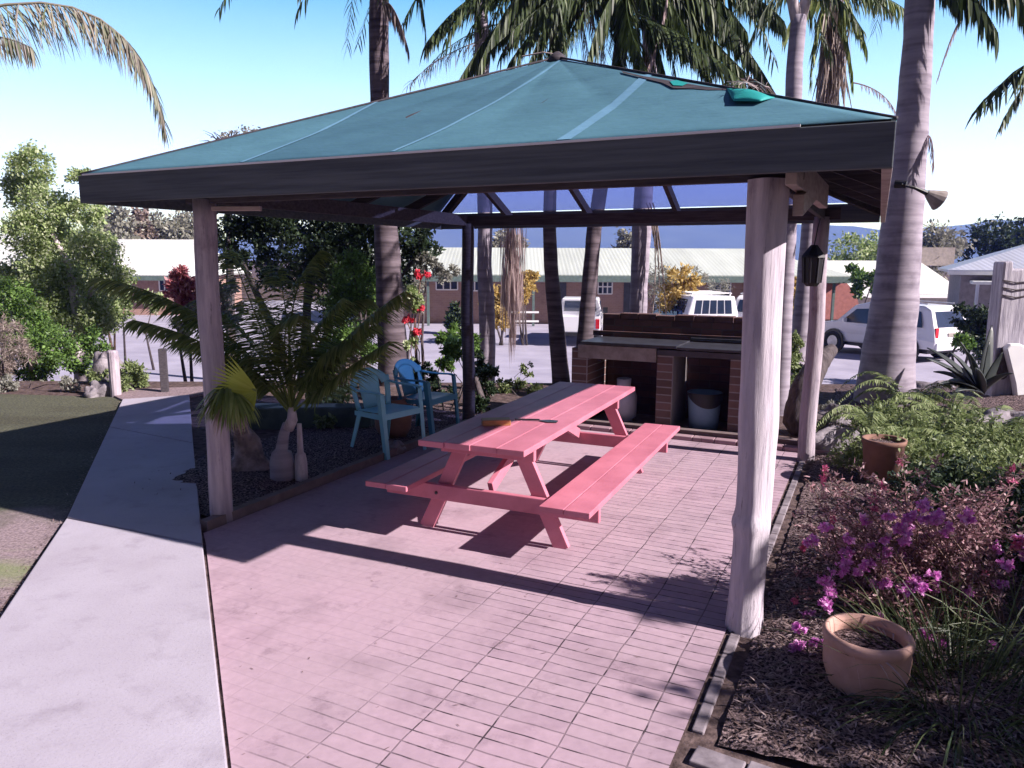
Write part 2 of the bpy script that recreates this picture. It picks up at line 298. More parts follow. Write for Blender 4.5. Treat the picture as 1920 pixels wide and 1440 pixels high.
def clothmat(name, c1, c2, transp=0., band=None):
    m, t, p = newmat(name); n = noise(t, 1.6, 5, stretch=(1, 1, 3)); fine = noise(t, 240, 2); col = mix(t, c2, c1, rng(t, n, .35, .65))
    if band:     # one sewn panel of slightly darker cloth
        c_ = t.nodes.new('ShaderNodeTexCoord'); dt = t.nodes.new('ShaderNodeVectorMath'); dt.operation = 'DOT_PRODUCT'; dt.inputs[1].default_value = tuple(GU); t.links.new(c_.outputs['Object'], dt.inputs[0])
        k1 = rng(t, dt.outputs['Value'], band[0]-.003, band[0]+.003); k2 = rng(t, dt.outputs['Value'], band[1]-.003, band[1]+.003, 1, 0); mm = t.nodes.new('ShaderNodeMath'); mm.operation = 'MULTIPLY'; t.links.new(k1, mm.inputs[0]); t.links.new(k2, mm.inputs[1])
        col = mix(t, col, (.74, .76, .80), mm.outputs[0], 'MULTIPLY')
    t.links.new(col, p.inputs['Base Color']); p.inputs['Roughness'].default_value = .6; p.inputs['Specular IOR Level'].default_value = .35
    wr = noise(t, 2.6, 6, stretch=(.6, 1.3, 2.5), rot=-GY, rough=.65); bump(t, p, wr, .035, .55)
    if transp:
        a = t.nodes.new('ShaderNodeBsdfTransparent'); a.inputs[0].default_value = (*[min(1, x*1.6+.25) for x in c1], 1)
        b = t.nodes.new('ShaderNodeBsdfTranslucent'); b.inputs[0].default_value = (*c1, 1)
        s1 = t.nodes.new('ShaderNodeMixShader'); s1.inputs[0].default_value = .35; s2 = t.nodes.new('ShaderNodeMixShader'); s2.inputs[0].default_value = transp
        t.links.new(p.outputs[0], s1.inputs[1]); t.links.new(b.outputs[0], s1.inputs[2]); t.links.new(s1.outputs[0], s2.inputs[1]); t.links.new(a.outputs[0], s2.inputs[2])
        t.links.new(s2.outputs[0], t.nodes['Material Output'].inputs[0])
    return m
M['cloth'] = clothmat('teal_blue_canvas', (.085, .205, .265), (.07, .175, .23), band=(-1.07, 0.0))
M['cloth2'] = clothmat('pale_seam_canvas', (.14, .30, .43), (.12, .26, .38))
M['clothteal'] = clothmat('bright_teal_canvas', (.02, .34, .32), (.02, .28, .27))
M['sheer'] = clothmat('sheer_blue_canvas', (.19, .22, .38), (.17, .20, .35), .66)
# foliage
M['lf_lime'] = leafmat('sunny_leaves', [(.15, .22, .07), (.30, .40, .15), (.44, .52, .27), (.56, .60, .42)], .4)
M['lf_green'] = leafmat('green_leaves', [(.05, .09, .025), (.11, .20, .05), (.20, .34, .08)], .35)
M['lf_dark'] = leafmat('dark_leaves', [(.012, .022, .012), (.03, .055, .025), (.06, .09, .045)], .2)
M['lf_grey'] = leafmat('grey_leaves', [(.16, .16, .13), (.27, .27, .23), (.36, .36, .33)], .3)
M['lf_gold'] = leafmat('golden_leaves', [(.35, .22, .06), (.52, .38, .13), (.62, .50, .22)], .4)
M['lf_red'] = leafmat('red_leaves', [(.25, .05, .07), (.42, .13, .16), (.55, .28, .28)], .3)
M['lf_olive'] = leafmat('olive_fronds', [(.10, .15, .04), (.22, .29, .08), (.36, .40, .15)], .45)
M['lf_frond'] = leafmat('dark_fronds', [(.018, .03, .015), (.05, .08, .03), (.12, .16, .06)], .25)
M['lf_dry'] = leafmat('dry_fronds', [(.14, .11, .10), (.28, .22, .20), (.42, .35, .33)], .3)
M['lf_pinkdry'] = leafmat('pinkish_dry_fibre', [(.30, .22, .21), (.50, .38, .38), (.62, .50, .50)], .35)
M['lf_tip'] = leafmat('mixed_frond', [(.13, .17, .09), (.26, .27, .19), (.42, .37, .30), (.22, .20, .20)], .35)
M['lf_yel'] = leafmat('yellow_green_fan', [(.36, .42, .05), (.46, .52, .09)], .5)
M['lf_fern'] = leafmat('fern_leaves', [(.10, .14, .05), (.20, .26, .10), (.32, .37, .19)], .35)
M['lf_bush'] = leafmat('pinkish_leaves', [(.06, .035, .035), (.20, .10, .11), (.44, .24, .27), (.58, .40, .42)], .3)
M['fl_purple'] = leafmat('purple_petals', [(.58, .12, .52), (.76, .28, .68), (.84, .50, .77)], .35)
M['fl_pink'] = leafmat('pink_petals', [(.55, .08, .22), (.68, .22, .36)], .35)
M['fl_red'] = leafmat('red_petals', [(.62, .03, .06), (.75, .10, .14)], .3)
M['agave'] = mat('agave_leaf', (.045, .055, .055), (.02, .028, .028), 4, rough=.45, spec=.5)
M['mount'] = mat('mountain_forest', (.06, .085, .09), (.035, .055, .06), .004, rough=1, spec=0)
M['grass'] = leafmat('grass_blades', [(.03, .05, .02), (.06, .09, .035), (.13, .15, .07)], .25)
# ------------------------------------------------------------------ setting
def st(o): o['kind'] = 'structure'; return o
def gh(y):
    t = min(max((y-11.6)/3., 0), 1); return -1.35*t*t*(3-2*t)
mb = MB(); ys = [-40, 0, 4, 8, 11, 11.6]+[11.6+.3*i for i in range(1, 11)]+[20, 40, 80, 200, 800, 5000]
xs = [-4000, -400, -60, -20, -8, 0, 8, 20, 60, 400, 4000]
mb.grid(lambda a, b: (xs[round(a*10)], ys[round(b*(len(ys)-1))], gh(ys[round(b*(len(ys)-1))])), 10, len(ys)-1)
st(mb.build('ground', M['soil']))
mb = MB(); mb.add([(-120, 14.7, -1.345), (120, 14.7, -1.345), (120, 60, -1.345), (-120, 60, -1.345)], [(0, 1, 2, 3)])
st(mb.build('car_park', M['asphalt']))
# gravel yard left of the path
P = [g(0, 1165), g(125, 970), g(205, 800), g(228, 752)]
pl = [Vector((-3.3, 2.2, 0)), Vector((-2.75, 3.5, 0))]+[v for v in P[1:]]
mb = MB(); poly = [Vector((-2.4, -1, 0)), Vector((-2.5, 3., 0))]+P[1:3]+[P[3]+Vector((0, .25, 0)), Vector((-8.2, 10.6, 0)), Vector((-30, 10.6, 0)), Vector((-30, -1, 0))]
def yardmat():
    m, t, p = newmat('yard_gravel_moss_shade'); n = noise(t, 55, 6); a = mix(t, (.17, .13, .14), (.36, .28, .30), rng(t, n, .35, .65))
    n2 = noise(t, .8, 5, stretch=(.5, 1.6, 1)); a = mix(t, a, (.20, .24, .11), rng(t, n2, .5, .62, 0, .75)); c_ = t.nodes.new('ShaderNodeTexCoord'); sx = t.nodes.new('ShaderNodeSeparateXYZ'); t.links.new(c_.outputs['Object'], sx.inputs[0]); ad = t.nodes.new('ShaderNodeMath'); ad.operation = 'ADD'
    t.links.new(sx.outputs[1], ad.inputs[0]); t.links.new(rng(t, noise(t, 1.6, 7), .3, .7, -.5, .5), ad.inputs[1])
    turf_shade = mix(t, (.05, .055, .045), (.15, .15, .10), rng(t, noise(t, 40, 6), .35, .68)); turf_shade = mix(t, turf_shade, (.6, .55, .55), rng(t, n2, .42, .6, 0, .6), 'MULTIPLY')
    a = mix(t, a, turf_shade, rng(t, ad.outputs[0], 4.9, 5.6)); t.links.new(a, p.inputs['Base Color'])  # far yard: shade painted in as a darker, greener turf mix
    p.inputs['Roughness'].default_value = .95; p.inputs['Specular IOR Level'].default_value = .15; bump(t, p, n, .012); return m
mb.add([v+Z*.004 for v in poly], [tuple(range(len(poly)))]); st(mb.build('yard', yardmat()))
# concrete path: slabs with a dark joint
def slab(name, a, b, c, d, m, z0=-.05, z1=.05, bev=.008):
    mb = MB(); q = [Vector((p.x, p.y, z0)) for p in (a, b, c, d)]; mb.prism(q, (0, 0, z1-z0)); return st(mb.build(name, m, bevel=bev))
def pathmat():
    m, t, p = newmat('path_concrete'); n = noise(t, 60, 5); n2 = noise(t, 1.3, 6)
    c = mix(t, (.37, .335, .395), (.45, .42, .49), rng(t, n2, .3, .7)); c = mix(t, c, (.6, .6, .6), rng(t, n, .55, .8, 0, .3), 'MULTIPLY')
    n3 = noise(t, 5, 6); c = mix(t, c, (.6, .55, .58), rng(t, n3, .55, .72, 0, .4), 'MULTIPLY'); sp_ = noise(t, 170, 2); c = mix(t, c, (.55, .52, .55), rng(t, sp_, .62, .7, 0, .7), 'MULTIPLY')
    t.links.new(c, p.inputs['Base Color']); p.inputs['Roughness'].default_value = .75; p.inputs['Specular IOR Level'].default_value = .3; bump(t, p, n, .003, .5); return m
pm = pathmat(); zt = .05
A0, A1, A2, A3 = g(-190, 1440, zt), g(125, 970, zt), g(205, 800, zt), g(230, 748, zt)
B0, B1, B2, B3 = g(427, 1440, zt), g(380, 1020, zt), g(362, 830, zt), g(355, 740, zt)
ext = (B1-B0)*.6
dj = (A2-A1).normalized()*.012
slab('path', A0-(A1-A0)*.5, B0-(B1-B0)*.9, B1-dj, A1-dj, pm)
slab('path', A1+dj, B1+dj, B2-dj, A2-dj, pm)
slab('path', A2+dj, B2+dj, B3, A3, pm)
slab('path', A3+Vector((0, .02, 0)), B3+Vector((0, .02, 0)), B3+Vector((.5, 1.0, 0)), A3+Vector((-.7, .8, 0)), M['gravel'], z1=.03)
# brick paving
pav = brickmat('pink_paver', (.44, .325, .38), (.35, .255, .31), (.06, .045, .055), .283, .080, .0042, off=0., rot=(0, 0, GY), origin=(G0.x+.1, G0.y, 0), bd=.004, fade=True)
def pt(u, v): return gz(u, v, .01)
R0, R1 = g(434, 1440, .01), g(386, 1020, .01)
poly = [R0-(R1-R0)*.5, pt(3.62, -3.2), pt(3.62, 4.0), pt(.08, 4.0), pt(.08, -.25), R1]
mb = MB(); mb.add(poly, [tuple(range(len(poly)))]); st(mb.build('paving', pav))
# edging of pale pavers and the step in front of the barbecue
mb = MB(); i = 0
v = -1.0
while v < 3.9:
    mb.box(gz(3.67, v+.11, -.035), .05, .215, .05, GY); v += .228
for k in range(14): mb.box(gz(3.78+.20*k, -1.16-.02*k*k*.12, -.03), .19, .11, .05, GY-.1)
st(mb.build('kerb', M['kerb'], bevel=.006))
mb = MB()
for k in range(17): mb.box(gz(.15+.228*k, 4.06, -.02), .22, .11, .075, GY)
st(mb.build('step', brickmat('step_brick', (.36, .25, .28), (.32, .2, .24), (.1, .08, .08), .5, .5, .002), bevel=.006))
mb = MB()
mb.beam(gz(.03, -.2, .03), gz(.03, 4.0, .03), .07, .09); mb.beam(gz(.2, 4.2, .03), gz(3.9, 4.2, .05), .10, .10)
st(mb.build('edging', mat('edging_timber', (.20, .15, .15), rough=.9, scale=9)))
# garden bed on the right, sheet over the ground
def bedh(u, v): return .012+.045*min(1, max(0, u-3.76)/.3)*(1+.5*math.sin(u*2.1)*math.sin(v*1.7))+.28*max(0, min(1, (u-4.6)/2.2))*max(0, min(1, (v+.5)/3))
mb = MB(); mb.grid(lambda a, b: gz(3.76+a*9, -1.05+b*9.5, bedh(3.76+a*9, -1.05+b*9.5)+rnd(-.008, .012)), 150, 150)
st(mb.build('garden_bed', M['mulch'], smooth=True))
mb = MB(); mb.grid(lambda a, b: gz(-1.55+a*1.56, -.0+b*4.6, .012+.05*math.sin(a*PI)*math.sin(b*PI*3)**2+rnd(0, .012)), 30, 70)
st(mb.build('garden_bed', M['mulch'], smooth=True))
# mountains, far away
mb = MB()
def ridge(pts, Y, name):
    mb = MB(); top = [at(px, py, Y) for px, py in pts]; n = len(top); vs = []
    for j, f_ in enumerate((0, .3, .6, .85, 1.)):
        for p in top: vs.append(Vector((p.x, Y-600*(1-f_), -5+(p.z+5)*f_**1.3)))
    for p in top: vs.append(Vector((p.x, Y+900, -5)))
    mb.add(vs, [(j*n+i, j*n+i+1, (j+1)*n+i+1, (j+1)*n+i) for j in range(5) for i in range(n-1)])
    o = mb.build(name, M['mount'], smooth=True); return st(o)
ridge([(-900, 470), (-300, 455), (100, 452), (500, 448), (720, 438), (850, 424), (1000, 418), (1150, 424), (1300, 420), (1480, 420), (1600, 424), (1650, 431), (1720, 445), (1800, 450), (2100, 450)], 3000, 'mountains')
ridge([(1500, 452), (1640, 446), (1700, 436), (1735, 426), (1780, 424), (1820, 420), (1860, 411), (1895, 413), (1960, 420), (2100, 428), (2500, 440)], 3300, 'mountains')

# ------------------------------------------------------------------ gazebo
gaz = thing('gazebo', gz(1.85, 1.85), 'open timber gazebo with blue canvas hip roof over the picnic table', 'gazebo')
W_, D_ = 3.70, 3.71
def post(base, top, r0, r1, m, jit, seg, n=14, bumps=()):
    mb = MB(); pts = []; rr = []
    for i in range(n+1):
        t = i/n; p = Vector(base).lerp(Vector(top), t); p += Vector((math.sin(t*9+base.x)*.008, math.cos(t*7)*.008, 0))
        r = r0+(r1-r0)*t
        for (tb, w_, a_) in bumps: r += a_*math.exp(-((t-tb)/w_)**2)
        pts.append(p); rr.append(r)
    mb.tube(pts, rr, seg, jit=jit)
    return mb.build('post', m, gaz, smooth=True)
post(gz(0, 0, -.05), gz(0, 0, 2.3), .082, .075, M['pole'], .03, 14)
mb = MB()
def fpost(a, b):
    th_ = a*2*PI; z = -.05+2.33*b; tw_ = 1.3*math.sin(z*1.1)
    rr = .084+.011*b+.016*math.exp(-((b-.27)/.02)**2)*(.6+.6*math.cos(th_-3.6))+.010*math.exp(-((b-.02)/.05)**2)+.006*math.exp(-((b-.5)/.06)**2)
    rr *= 1+.045*math.sin(3*th_+tw_*2)+.03*math.sin(5*th_-tw_*3+1)+.012*math.sin(11*th_+z*5)-.10*math.exp(-((math.sin((th_+tw_*.5-4.3)/2)*6)**2))*max(0, math.sin(z*3.2-.8))
    c_ = gz(W_, 0, z)+Vector((.012*math.sin(z*2.2), .01*math.sin(z*1.7), 0)); return c_+Vector((rr*math.cos(th_), rr*math.sin(th_), 0))
mb.grid(fpost, 72, 90); o = mb.build('post', M['polebig'], gaz, smooth=True)
o['label'] = 'thick knobbly weathered post nearest the camera'
post(gz(0, D_, -.05), gz(0, D_, 2.3), .073, .068, M['beam'], .02, 12)
post(gz(W_, D_, -.05), gz(W_, D_, 2.3), .078, .07, M['pole'], .03, 14)
ol, orr, of_, ob = .629, .515, .438, .435
zt_, fh, za = 2.439, .176, 3.436
z_f = zt_-fh/2
def fas(p0, p1, name='fascia', m='fascia', h=fh): 
    mb = MB(); mb.beam(p0, p1, .04, h); return mb.build(name, M[m], gaz, bevel=.004)
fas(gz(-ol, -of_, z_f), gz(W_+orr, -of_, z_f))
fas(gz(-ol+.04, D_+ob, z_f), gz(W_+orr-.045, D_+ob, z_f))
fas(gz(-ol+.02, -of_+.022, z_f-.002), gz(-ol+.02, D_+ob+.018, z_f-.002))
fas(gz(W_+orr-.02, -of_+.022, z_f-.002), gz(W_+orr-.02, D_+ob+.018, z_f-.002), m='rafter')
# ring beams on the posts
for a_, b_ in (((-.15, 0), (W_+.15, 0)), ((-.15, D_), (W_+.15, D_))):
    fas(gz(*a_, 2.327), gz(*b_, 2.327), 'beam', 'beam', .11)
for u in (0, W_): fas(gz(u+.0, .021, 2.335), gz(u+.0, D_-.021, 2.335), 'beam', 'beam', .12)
mb = MB(); mb.beam(gz(W_+.12, -.25, 2.30), gz(W_+.15, 1.4, 2.30), .05, .14); mb.build('bracket', M['rafter'], gaz, bevel=.004)
mb = MB(); mb.beam(gz(W_+.13, .02, 2.16), gz(W_+.13, .85, 2.30), .05, .10); mb.build('bracket', M['rafter'], gaz, bevel=.004)
mb = MB(); mb.beam(gz(.10, -.02, 2.235), gz(.42, .1, 2.235), .04, .03); mb.build('bracket', M['rafter'], gaz, bevel=.004)
AP = gz(W_/2-.014, D_/2-.006, za); cor = [gz(-ol, -of_, zt_), gz(W_+orr, -of_, zt_), gz(W_+orr, D_+ob, zt_), gz(-ol, D_+ob, zt_)]
for i, c_ in enumerate(cor):
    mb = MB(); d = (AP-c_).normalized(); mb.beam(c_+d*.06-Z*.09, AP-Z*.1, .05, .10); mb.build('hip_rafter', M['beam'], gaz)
for s_, (a_, b_) in enumerate(((0, 1), (1, 2), (2, 3), (3, 0))):
    for k, t in enumerate((.2, .4, .6, .8)):
        e_ = cor[a_].lerp(cor[b_], t); tt = min(t, 1-t)*2
        top = e_.lerp(AP, 0)+(cor[0 if t < .5 else 1]*0)
        mid = cor[a_].lerp(cor[b_], .5); 
        q = (cor[a_] if t < .5 else cor[b_]).lerp(AP, tt)       # where the jack rafter meets the hip
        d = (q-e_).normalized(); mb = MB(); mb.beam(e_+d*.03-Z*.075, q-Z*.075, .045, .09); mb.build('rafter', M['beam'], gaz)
# roof canvas: one panel per slope, slightly sagging between hips
def slope(i, j, m, sag, name='canvas', nu=28, nv=16, tear=False):
    mb = MB(); a_, b_ = cor[i]+Z*.012, cor[j]+Z*.012; nrm = ((b_-a_).cross(AP-a_)).normalized()
    def fn(s, t):
        p = a_.lerp(b_, s).lerp(AP, t); x = 4*s*(1-s)*4*t*(1-t)
        p = p-Z*sag*x; w_ = (1-t)*.5
        p += Z*.006*math.sin(s*40+3*math.sin(t*9))*w_*x
        p += Z*.012*abs(math.sin(s*PI*5))**.5*4*t*(1-t)*.8
        return p
    mb.grid(fn, nu*2, nv*2); return mb.build(name, m, gaz, smooth=True, solid=.004), fn
o, ff = slope(0, 1, M['cloth'], .05)
slope(1, 2, M['cloth'], .05); slope(2, 3, M['sheer'], .04); slope(3, 0, M['cloth'], .05)
# seams and a darker strip on the front slope
def strip(s0, s1, w0, m, name='seam', lift=.007, t1=.92):
    mb = MB(); mb.grid(lambda a, b: ff(s0+(s1-s0)*b+(a-.5)*w0, .01+b*t1)+Z*lift, 4, 24); return mb.build(name, m, gaz, smooth=True)
def seam(c, wd, m, lift=.006):
    tm = min(2*c, 2*(1-c))*.985
    mb = MB(); mb.grid(lambda a, b: ff(min(1, max(0, (c+(a-.5)*wd-.5*tm*b)/(1-tm*b))), .004+tm*b*.996)+Z*lift, 4, 30); return mb.build('seam', m, gaz, smooth=True)
for c_, wd in ((.712, .015), (.512, .006), (.293, .007)): seam(c_, wd, M['cloth2'])
mb = MB(); mb.beam(gz(-ol+.05, -of_-.022, zt_+.004), gz(W_+orr-.35, -of_-.022, zt_+.006), .010, .010); mb.build('edge_strip', M['white'], gaz)
mb = MB(); mb.beam(gz(-ol+.02, -of_+.03, zt_+.006), gz(W_+orr-.02, -of_+.03, zt_+.006), .02, .03); mb.build('edge_batten', M['beam'], gaz)
# hip cords / capping
for i in (0, 1):
    mb = MB(); mb.tube([cor[i].lerp(AP, t)+Z*.013 for t in np.linspace(0.0, 1, 20)], .008, 6); mb.build('hip_capping', M['beam'], gaz, smooth=True)
mb = MB(); mb.tube([AP-Z*.03, AP+Z*.02, AP+Z*.05], [.09, .06, .02], 12); mb.build('finial', M['beam'], gaz, smooth=True)
mb = MB(); mb.tube([AP+Z*.03, AP+Z*.03-GU*.12+Z*.03, AP-GU*.3+Z*.05], .006, 5); mb.build('tie_wire', M['rafter'], gaz)
# torn corner of canvas near the right hip: a folded teal flap and ragged hole edge
PN = (cor[1]-cor[0]).cross(AP-cor[0]).normalized()
def onroof(px, py, lift=0.):
    o_ = Vector((0, 0, H)); d = at(px, py, 1.)-o_; t = (cor[0]+Z*.0-o_).dot(PN)/d.dot(PN); return o_+d*t+Z*lift
mb = MB(); q = [onroof(1362, 170), onroof(1452, 188), onroof(1425, 203), onroof(1374, 202)]
mb.grid(lambda a, b: (q[0].lerp(q[1], a)).lerp(q[3].lerp(q[2], a), b)+Z*(.012+.03*math.sin(PI*min(1, b*1.0))*math.sin(PI*a)**.6+.02*b), 14, 8); mb.build('torn_flap', M['clothteal'], gaz, smooth=True, solid=.004)
mb = MB(); up_ = [(1165, 137), (1200, 146), (1250, 155), (1290, 162), (1320, 167), (1362, 172)]; lo_ = [(1168, 141), (1203, 150), (1242, 160), (1262, 170), (1300, 171), (1330, 174), (1362, 174)]
mb.add([onroof(x, y, .014) for x, y in up_+lo_[::-1]], [tuple(range(len(up_+lo_)))]); mb.build('torn_edge', M['beam'], gaz)
mb = MB(); mb.add([onroof(x, y, .018) for x, y in ((1256, 159), (1268, 156), (1290, 162), (1280, 167), (1262, 166))], [(0, 1, 2, 3, 4)]); mb.build('torn_scrap', M['clothteal'], gaz)
mb = MB()
for k in range(26):
    p = cor[1].lerp(AP, .24+rnd(0, .08))+Z*.05; mb.blade(p, (rnd(-1, 1), rnd(-1, 1), rnd(-.2, .6)), rnd(.05, .14), .008, .8, 2)
mb.build('frayed_threads', M['lf_pinkdry'], gaz)

# lantern-like insect lamp hanging by the back right post
lp = at(1527, 455, 6.75)
lan = thing('hanging_lamp', lp-Z*.16, 'black lantern hanging beside the back right gazebo post', 'lamp')
s_ = 7.35/F
mb = MB(); mb.lathe(lp-Z*.02, [(0, .0), (.03, 0), (.10, -.09), (.105, -.11), (0, -.11)], 8); mb.build('cap', M['black'], lan)
mb = MB(); mb.lathe(lp-Z*.13, [(0, 0), (.09, 0), (.075, -.22), (.05, -.25), (0, -.25)], 8); mb.build('body', M['black'], lan)
for k in range(8):
    a_ = 2*PI*k/8+.2; mb = MB(); mb.beam(lp+Vector((.092*math.cos(a_), .092*math.sin(a_), -.13)), lp+Vector((.078*math.cos(a_), .078*math.sin(a_), -.35)), .01, .01); mb.build('bar', M['steel'], lan)
mb = MB(); mb.tube([lp-Z*.03, lp+Vector((.02, 0, .12)), lp+Vector((.06, 0, .3))], .006, 6); mb.build('hook', M['black'], lan)

# ------------------------------------------------------------------ picnic table
TY = -.417; TO = Vector((-.616, 4.863, 0)); TU = Vector((math.cos(TY), math.sin(TY), 0)); TV = Vector((-math.sin(TY), math.cos(TY), 0))
def tp(x, y, z): return TO+TU*x+TV*y+Z*z
tab = thing('picnic_table', tp(.38, 1.34, 0), 'salmon pink timber picnic table with attached benches under the gazebo', 'picnic table')
tl, tw, th = 2.677, .758, .726
pw = tw/4
for k in range(4):
    mb = MB(); y0 = (-.012, .0, .008, .003)[k]; mb.beam(tp(pw*(k+.5), y0, th-.02), tp(pw*(k+.5), tl+y0*.5, th-.02), pw-.003, .04); mb.build('tabletop_board', M['paint'], tab, bevel=.004)
for sgn, x0 in ((-1, -.10-.337), (1, tw+.10)):
    for k in range(2):
        mb = MB(); xx = x0+.337/2*(k+.5); mb.beam(tp(xx, -.005*k, .388-.019), tp(xx, tl, .388-.019), .337/2-.004, .038); mb.build('bench_board', M['paint'], tab, bevel=.004)
for yy in (.29, tl-.42):
    for sx in (-1, 1):
        mb = MB(); cx = .391; mb.beam(tp(cx+sx*.52, yy+.02, 0.0), tp(cx+sx*.20, yy+.02, th-.045), .042, .105, up=TU); mb.build('leg', M['paint'], tab, bevel=.004)
    yb = yy-.03
    mb = MB(); mb.beam(tp(-.42, yb, .295), tp(tw+.42, yb, .295), .042, .11); mb.build('bench_bearer', M['paint'], tab, bevel=.006)
    mb = MB(); mb.beam(tp(.03, yb, th-.088), tp(tw-.03, yb, th-.088), .042, .09); mb.build('top_bearer', M['paint'], tab, bevel=.006)
    for sx in (-1, 1):
        mb = MB(); mb.lathe((0, 0, 0), [(0, 0), (.012, 0), (.010, .008), (0, .01)], 10); R = Matrix.Rotation(PI/2, 3, 'X')
        mb.v = [tuple(Matrix.Rotation(TY, 3, 'Z')@(R@Vector(p))+tp(.391+sx*.40, yb-.022, .29)) for p in mb.v]; mb.build('bolt', M['steel'], tab)
    sg = 1 if yy < 1 else -1
    mb = MB(); mb.beam(tp(.36, yy+.06*sg, .34), tp(.36, yy+.75*sg, th-.09), .04, .085); mb.build('brace', M['paint'], tab, bevel=.004)
mb = MB(); mb.beam(tp(.10, tl/2, th-.07), tp(tw-.10, tl/2, th-.07), .04, .06); mb.build('top_bearer', M['paint'], tab)
for x in (-.32, tw+.18):
    mb = MB(); mb.beam(tp(x-.08, tl/2, .35), tp(x+.2, tl/2, .35), .04, .035); mb.build('bench_cleat', M['paint'], tab)
# block and scraper on the tabletop
bp = g(905, 800, th); bd_ = Vector((math.cos(-.05), math.sin(-.05), 0))
mb = MB(); c_ = g(930, 796, th); mb.box(c_, .205, .10, .042, TY+.55); o = mb.build('wooden_block', M['wood'], bevel=.004); tagp(o, 'orange-brown wooden block lying on the pink tabletop', 'wooden block')
q = [g(965, 786, th+.012), g(1012, 787, th+.012), g(1045, 789, th+.012)]
sc = thing('scraper', q[1]-Z*.012, 'dark flat scraper lying beside the wooden block on the table', 'scraper')
mb = MB(); mb.beam(q[0], q[1], .016, .012); mb.build('handle', M['black'], sc, bevel=.003)
mb = MB(); d = (q[2]-q[1]).normalized(); x = d.cross(Z); mb.prism([q[1]-x*.012-Z*.009, q[1]+x*.012-Z*.009, q[1]+d*.07+x*.045-Z*.009, q[2]+x*.03-Z*.009, q[2]-x*.03-Z*.009, q[1]+d*.07-x*.045-Z*.009], (0, 0, .005)); mb.build('blade', M['black'], sc)

# ------------------------------------------------------------------ moulded plastic chairs
def chair(loc, rz, m, label):
    root = thing('plastic_chair', (0, 0, 0), label, 'chair', 'moulded plastic garden chairs')
    mb = MB(); mb.grid(lambda a, b: Vector(((a-.5)*(.44+.05*b), -.20+.42*b, .43-.018*math.sin(PI*a)*math.sin(PI*b)-.02*max(0, b-.85)*6*.3+.015*b)), 10, 10); mb.build('seat', m, root, smooth=True, solid=.008, sub=1)
    # backrest: centre panel with slots each side, and the rounded rim flowing into the arms
    def bk(x, z): 
        t = (z-.43)/.39; return Vector((x, -.21-.10*t+.35*x*x*(1+t*.8), z))
    def panel(x0, x1, z0, z1): 
        mb = MB(); mb.grid(lambda a, b: bk((x0[0]+(x0[1]-x0[0])*b)*(1-a)+(x1[0]+(x1[1]-x1[0])*b)*a, z0+(z1-z0)*b), 6, 8); return mb
    panel((-.115, -.135), (.115, .135), .43, .76).build('back_panel', m, root, smooth=True, solid=.007)
    for s in (-1, 1):
        mb = MB(); mb.grid(lambda a, b: bk(s*(.165+.06*a+(.0+.03*math.sin(b*PI*.55))), .43+.30*b), 3, 8); mb.build('back_side', m, root, smooth=True, solid=.007)
    def rim(ang):   # arc over the back
        return Vector((.25*math.sin(ang), 0, .655+.17*math.cos(ang)))
    mb = MB()
    def crest(a, b):
        ang = -1.45+2.9*a; rr = 1-.36*(1-b); x = .255*math.sin(ang)*rr; z = .64+.18*max(0, math.cos(ang))*rr+.0; return bk(x, z)
    mb.grid(crest, 24, 3); mb.build('crest', m, root, smooth=True, solid=.009)
    for s in (-1, 1):
        path = [Vector((s*.252, -.225, .66)), Vector((s*.275, -.14, .645)), Vector((s*.285, -.02, .64)), Vector((s*.285, .12, .645)), Vector((s*.275, .21, .635))]
        mb = MB()
        def arm(a, b):
            i = min(int(b*4), 3); t = b*4-i; p = path[i].lerp(path[i+1], t); q = (a-.5)*.055; return p+Vector((q, 0, .010*(1-(2*a-1)**2)))
        mb.grid(arm, 4, 16); mb.build('arm', m, root, smooth=True, solid=.009)
        for (x0, y0, z0, x1, y1) in ((.275, .205, .632, .265, .27), (.20, -.20, .43, .245, -.30)):
            mb = MB(); a_ = Vector((s*x0, y0, z0)); b_ = Vector((s*x1, y1, 0)); w0, w1 = (.05, .04) if y0 > 0 else (.06, .035)
            mb.add([a_+Vector((-s*w0, 0, 0)), a_, a_+Vector((0, -w0 if y0 > 0 else w0, 0)), b_+Vector((-s*w1, 0, 0)), b_, b_+Vector((0, -w1 if y0 > 0 else w1, 0))], [(0, 1, 4, 3), (1, 2, 5, 4)])
            mb.build('leg', m, root, solid=.008)
        mb = MB(); mb.add([(s*.245, -.2, .43), (s*.265, .21, .44), (s*.262, .22, .385), (s*.245, -.2, .385)], [(0, 1, 2, 3)]); mb.build('side_apron', m, root, solid=.007)
    mb = MB(); mb.add([(-.24, .225, .44), (.24, .225, .44), (.24, .23, .385), (-.24, .23, .385)], [(0, 1, 2, 3)]); mb.build('front_apron', m, root, solid=.007)
    root.location = loc; root.rotation_euler = (0, 0, rz); return root
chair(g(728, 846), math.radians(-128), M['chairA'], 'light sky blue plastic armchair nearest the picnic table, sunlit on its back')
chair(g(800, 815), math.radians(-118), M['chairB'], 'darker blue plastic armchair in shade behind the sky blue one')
# round pot behind the chairs
pp = g(738, 822)
mb = MB(); mb.lathe(pp, [(0, 0), (.12, 0), (.19, .12), (.20, .25), (.16, .38), (.13, .42), (.15, .44), (.12, .44), (.11, .36), (0, .3)], 24)
tagp(mb.build('garden_urn', M['clay'], smooth=True), 'brown rounded urn standing behind the blue plastic chairs', 'urn')

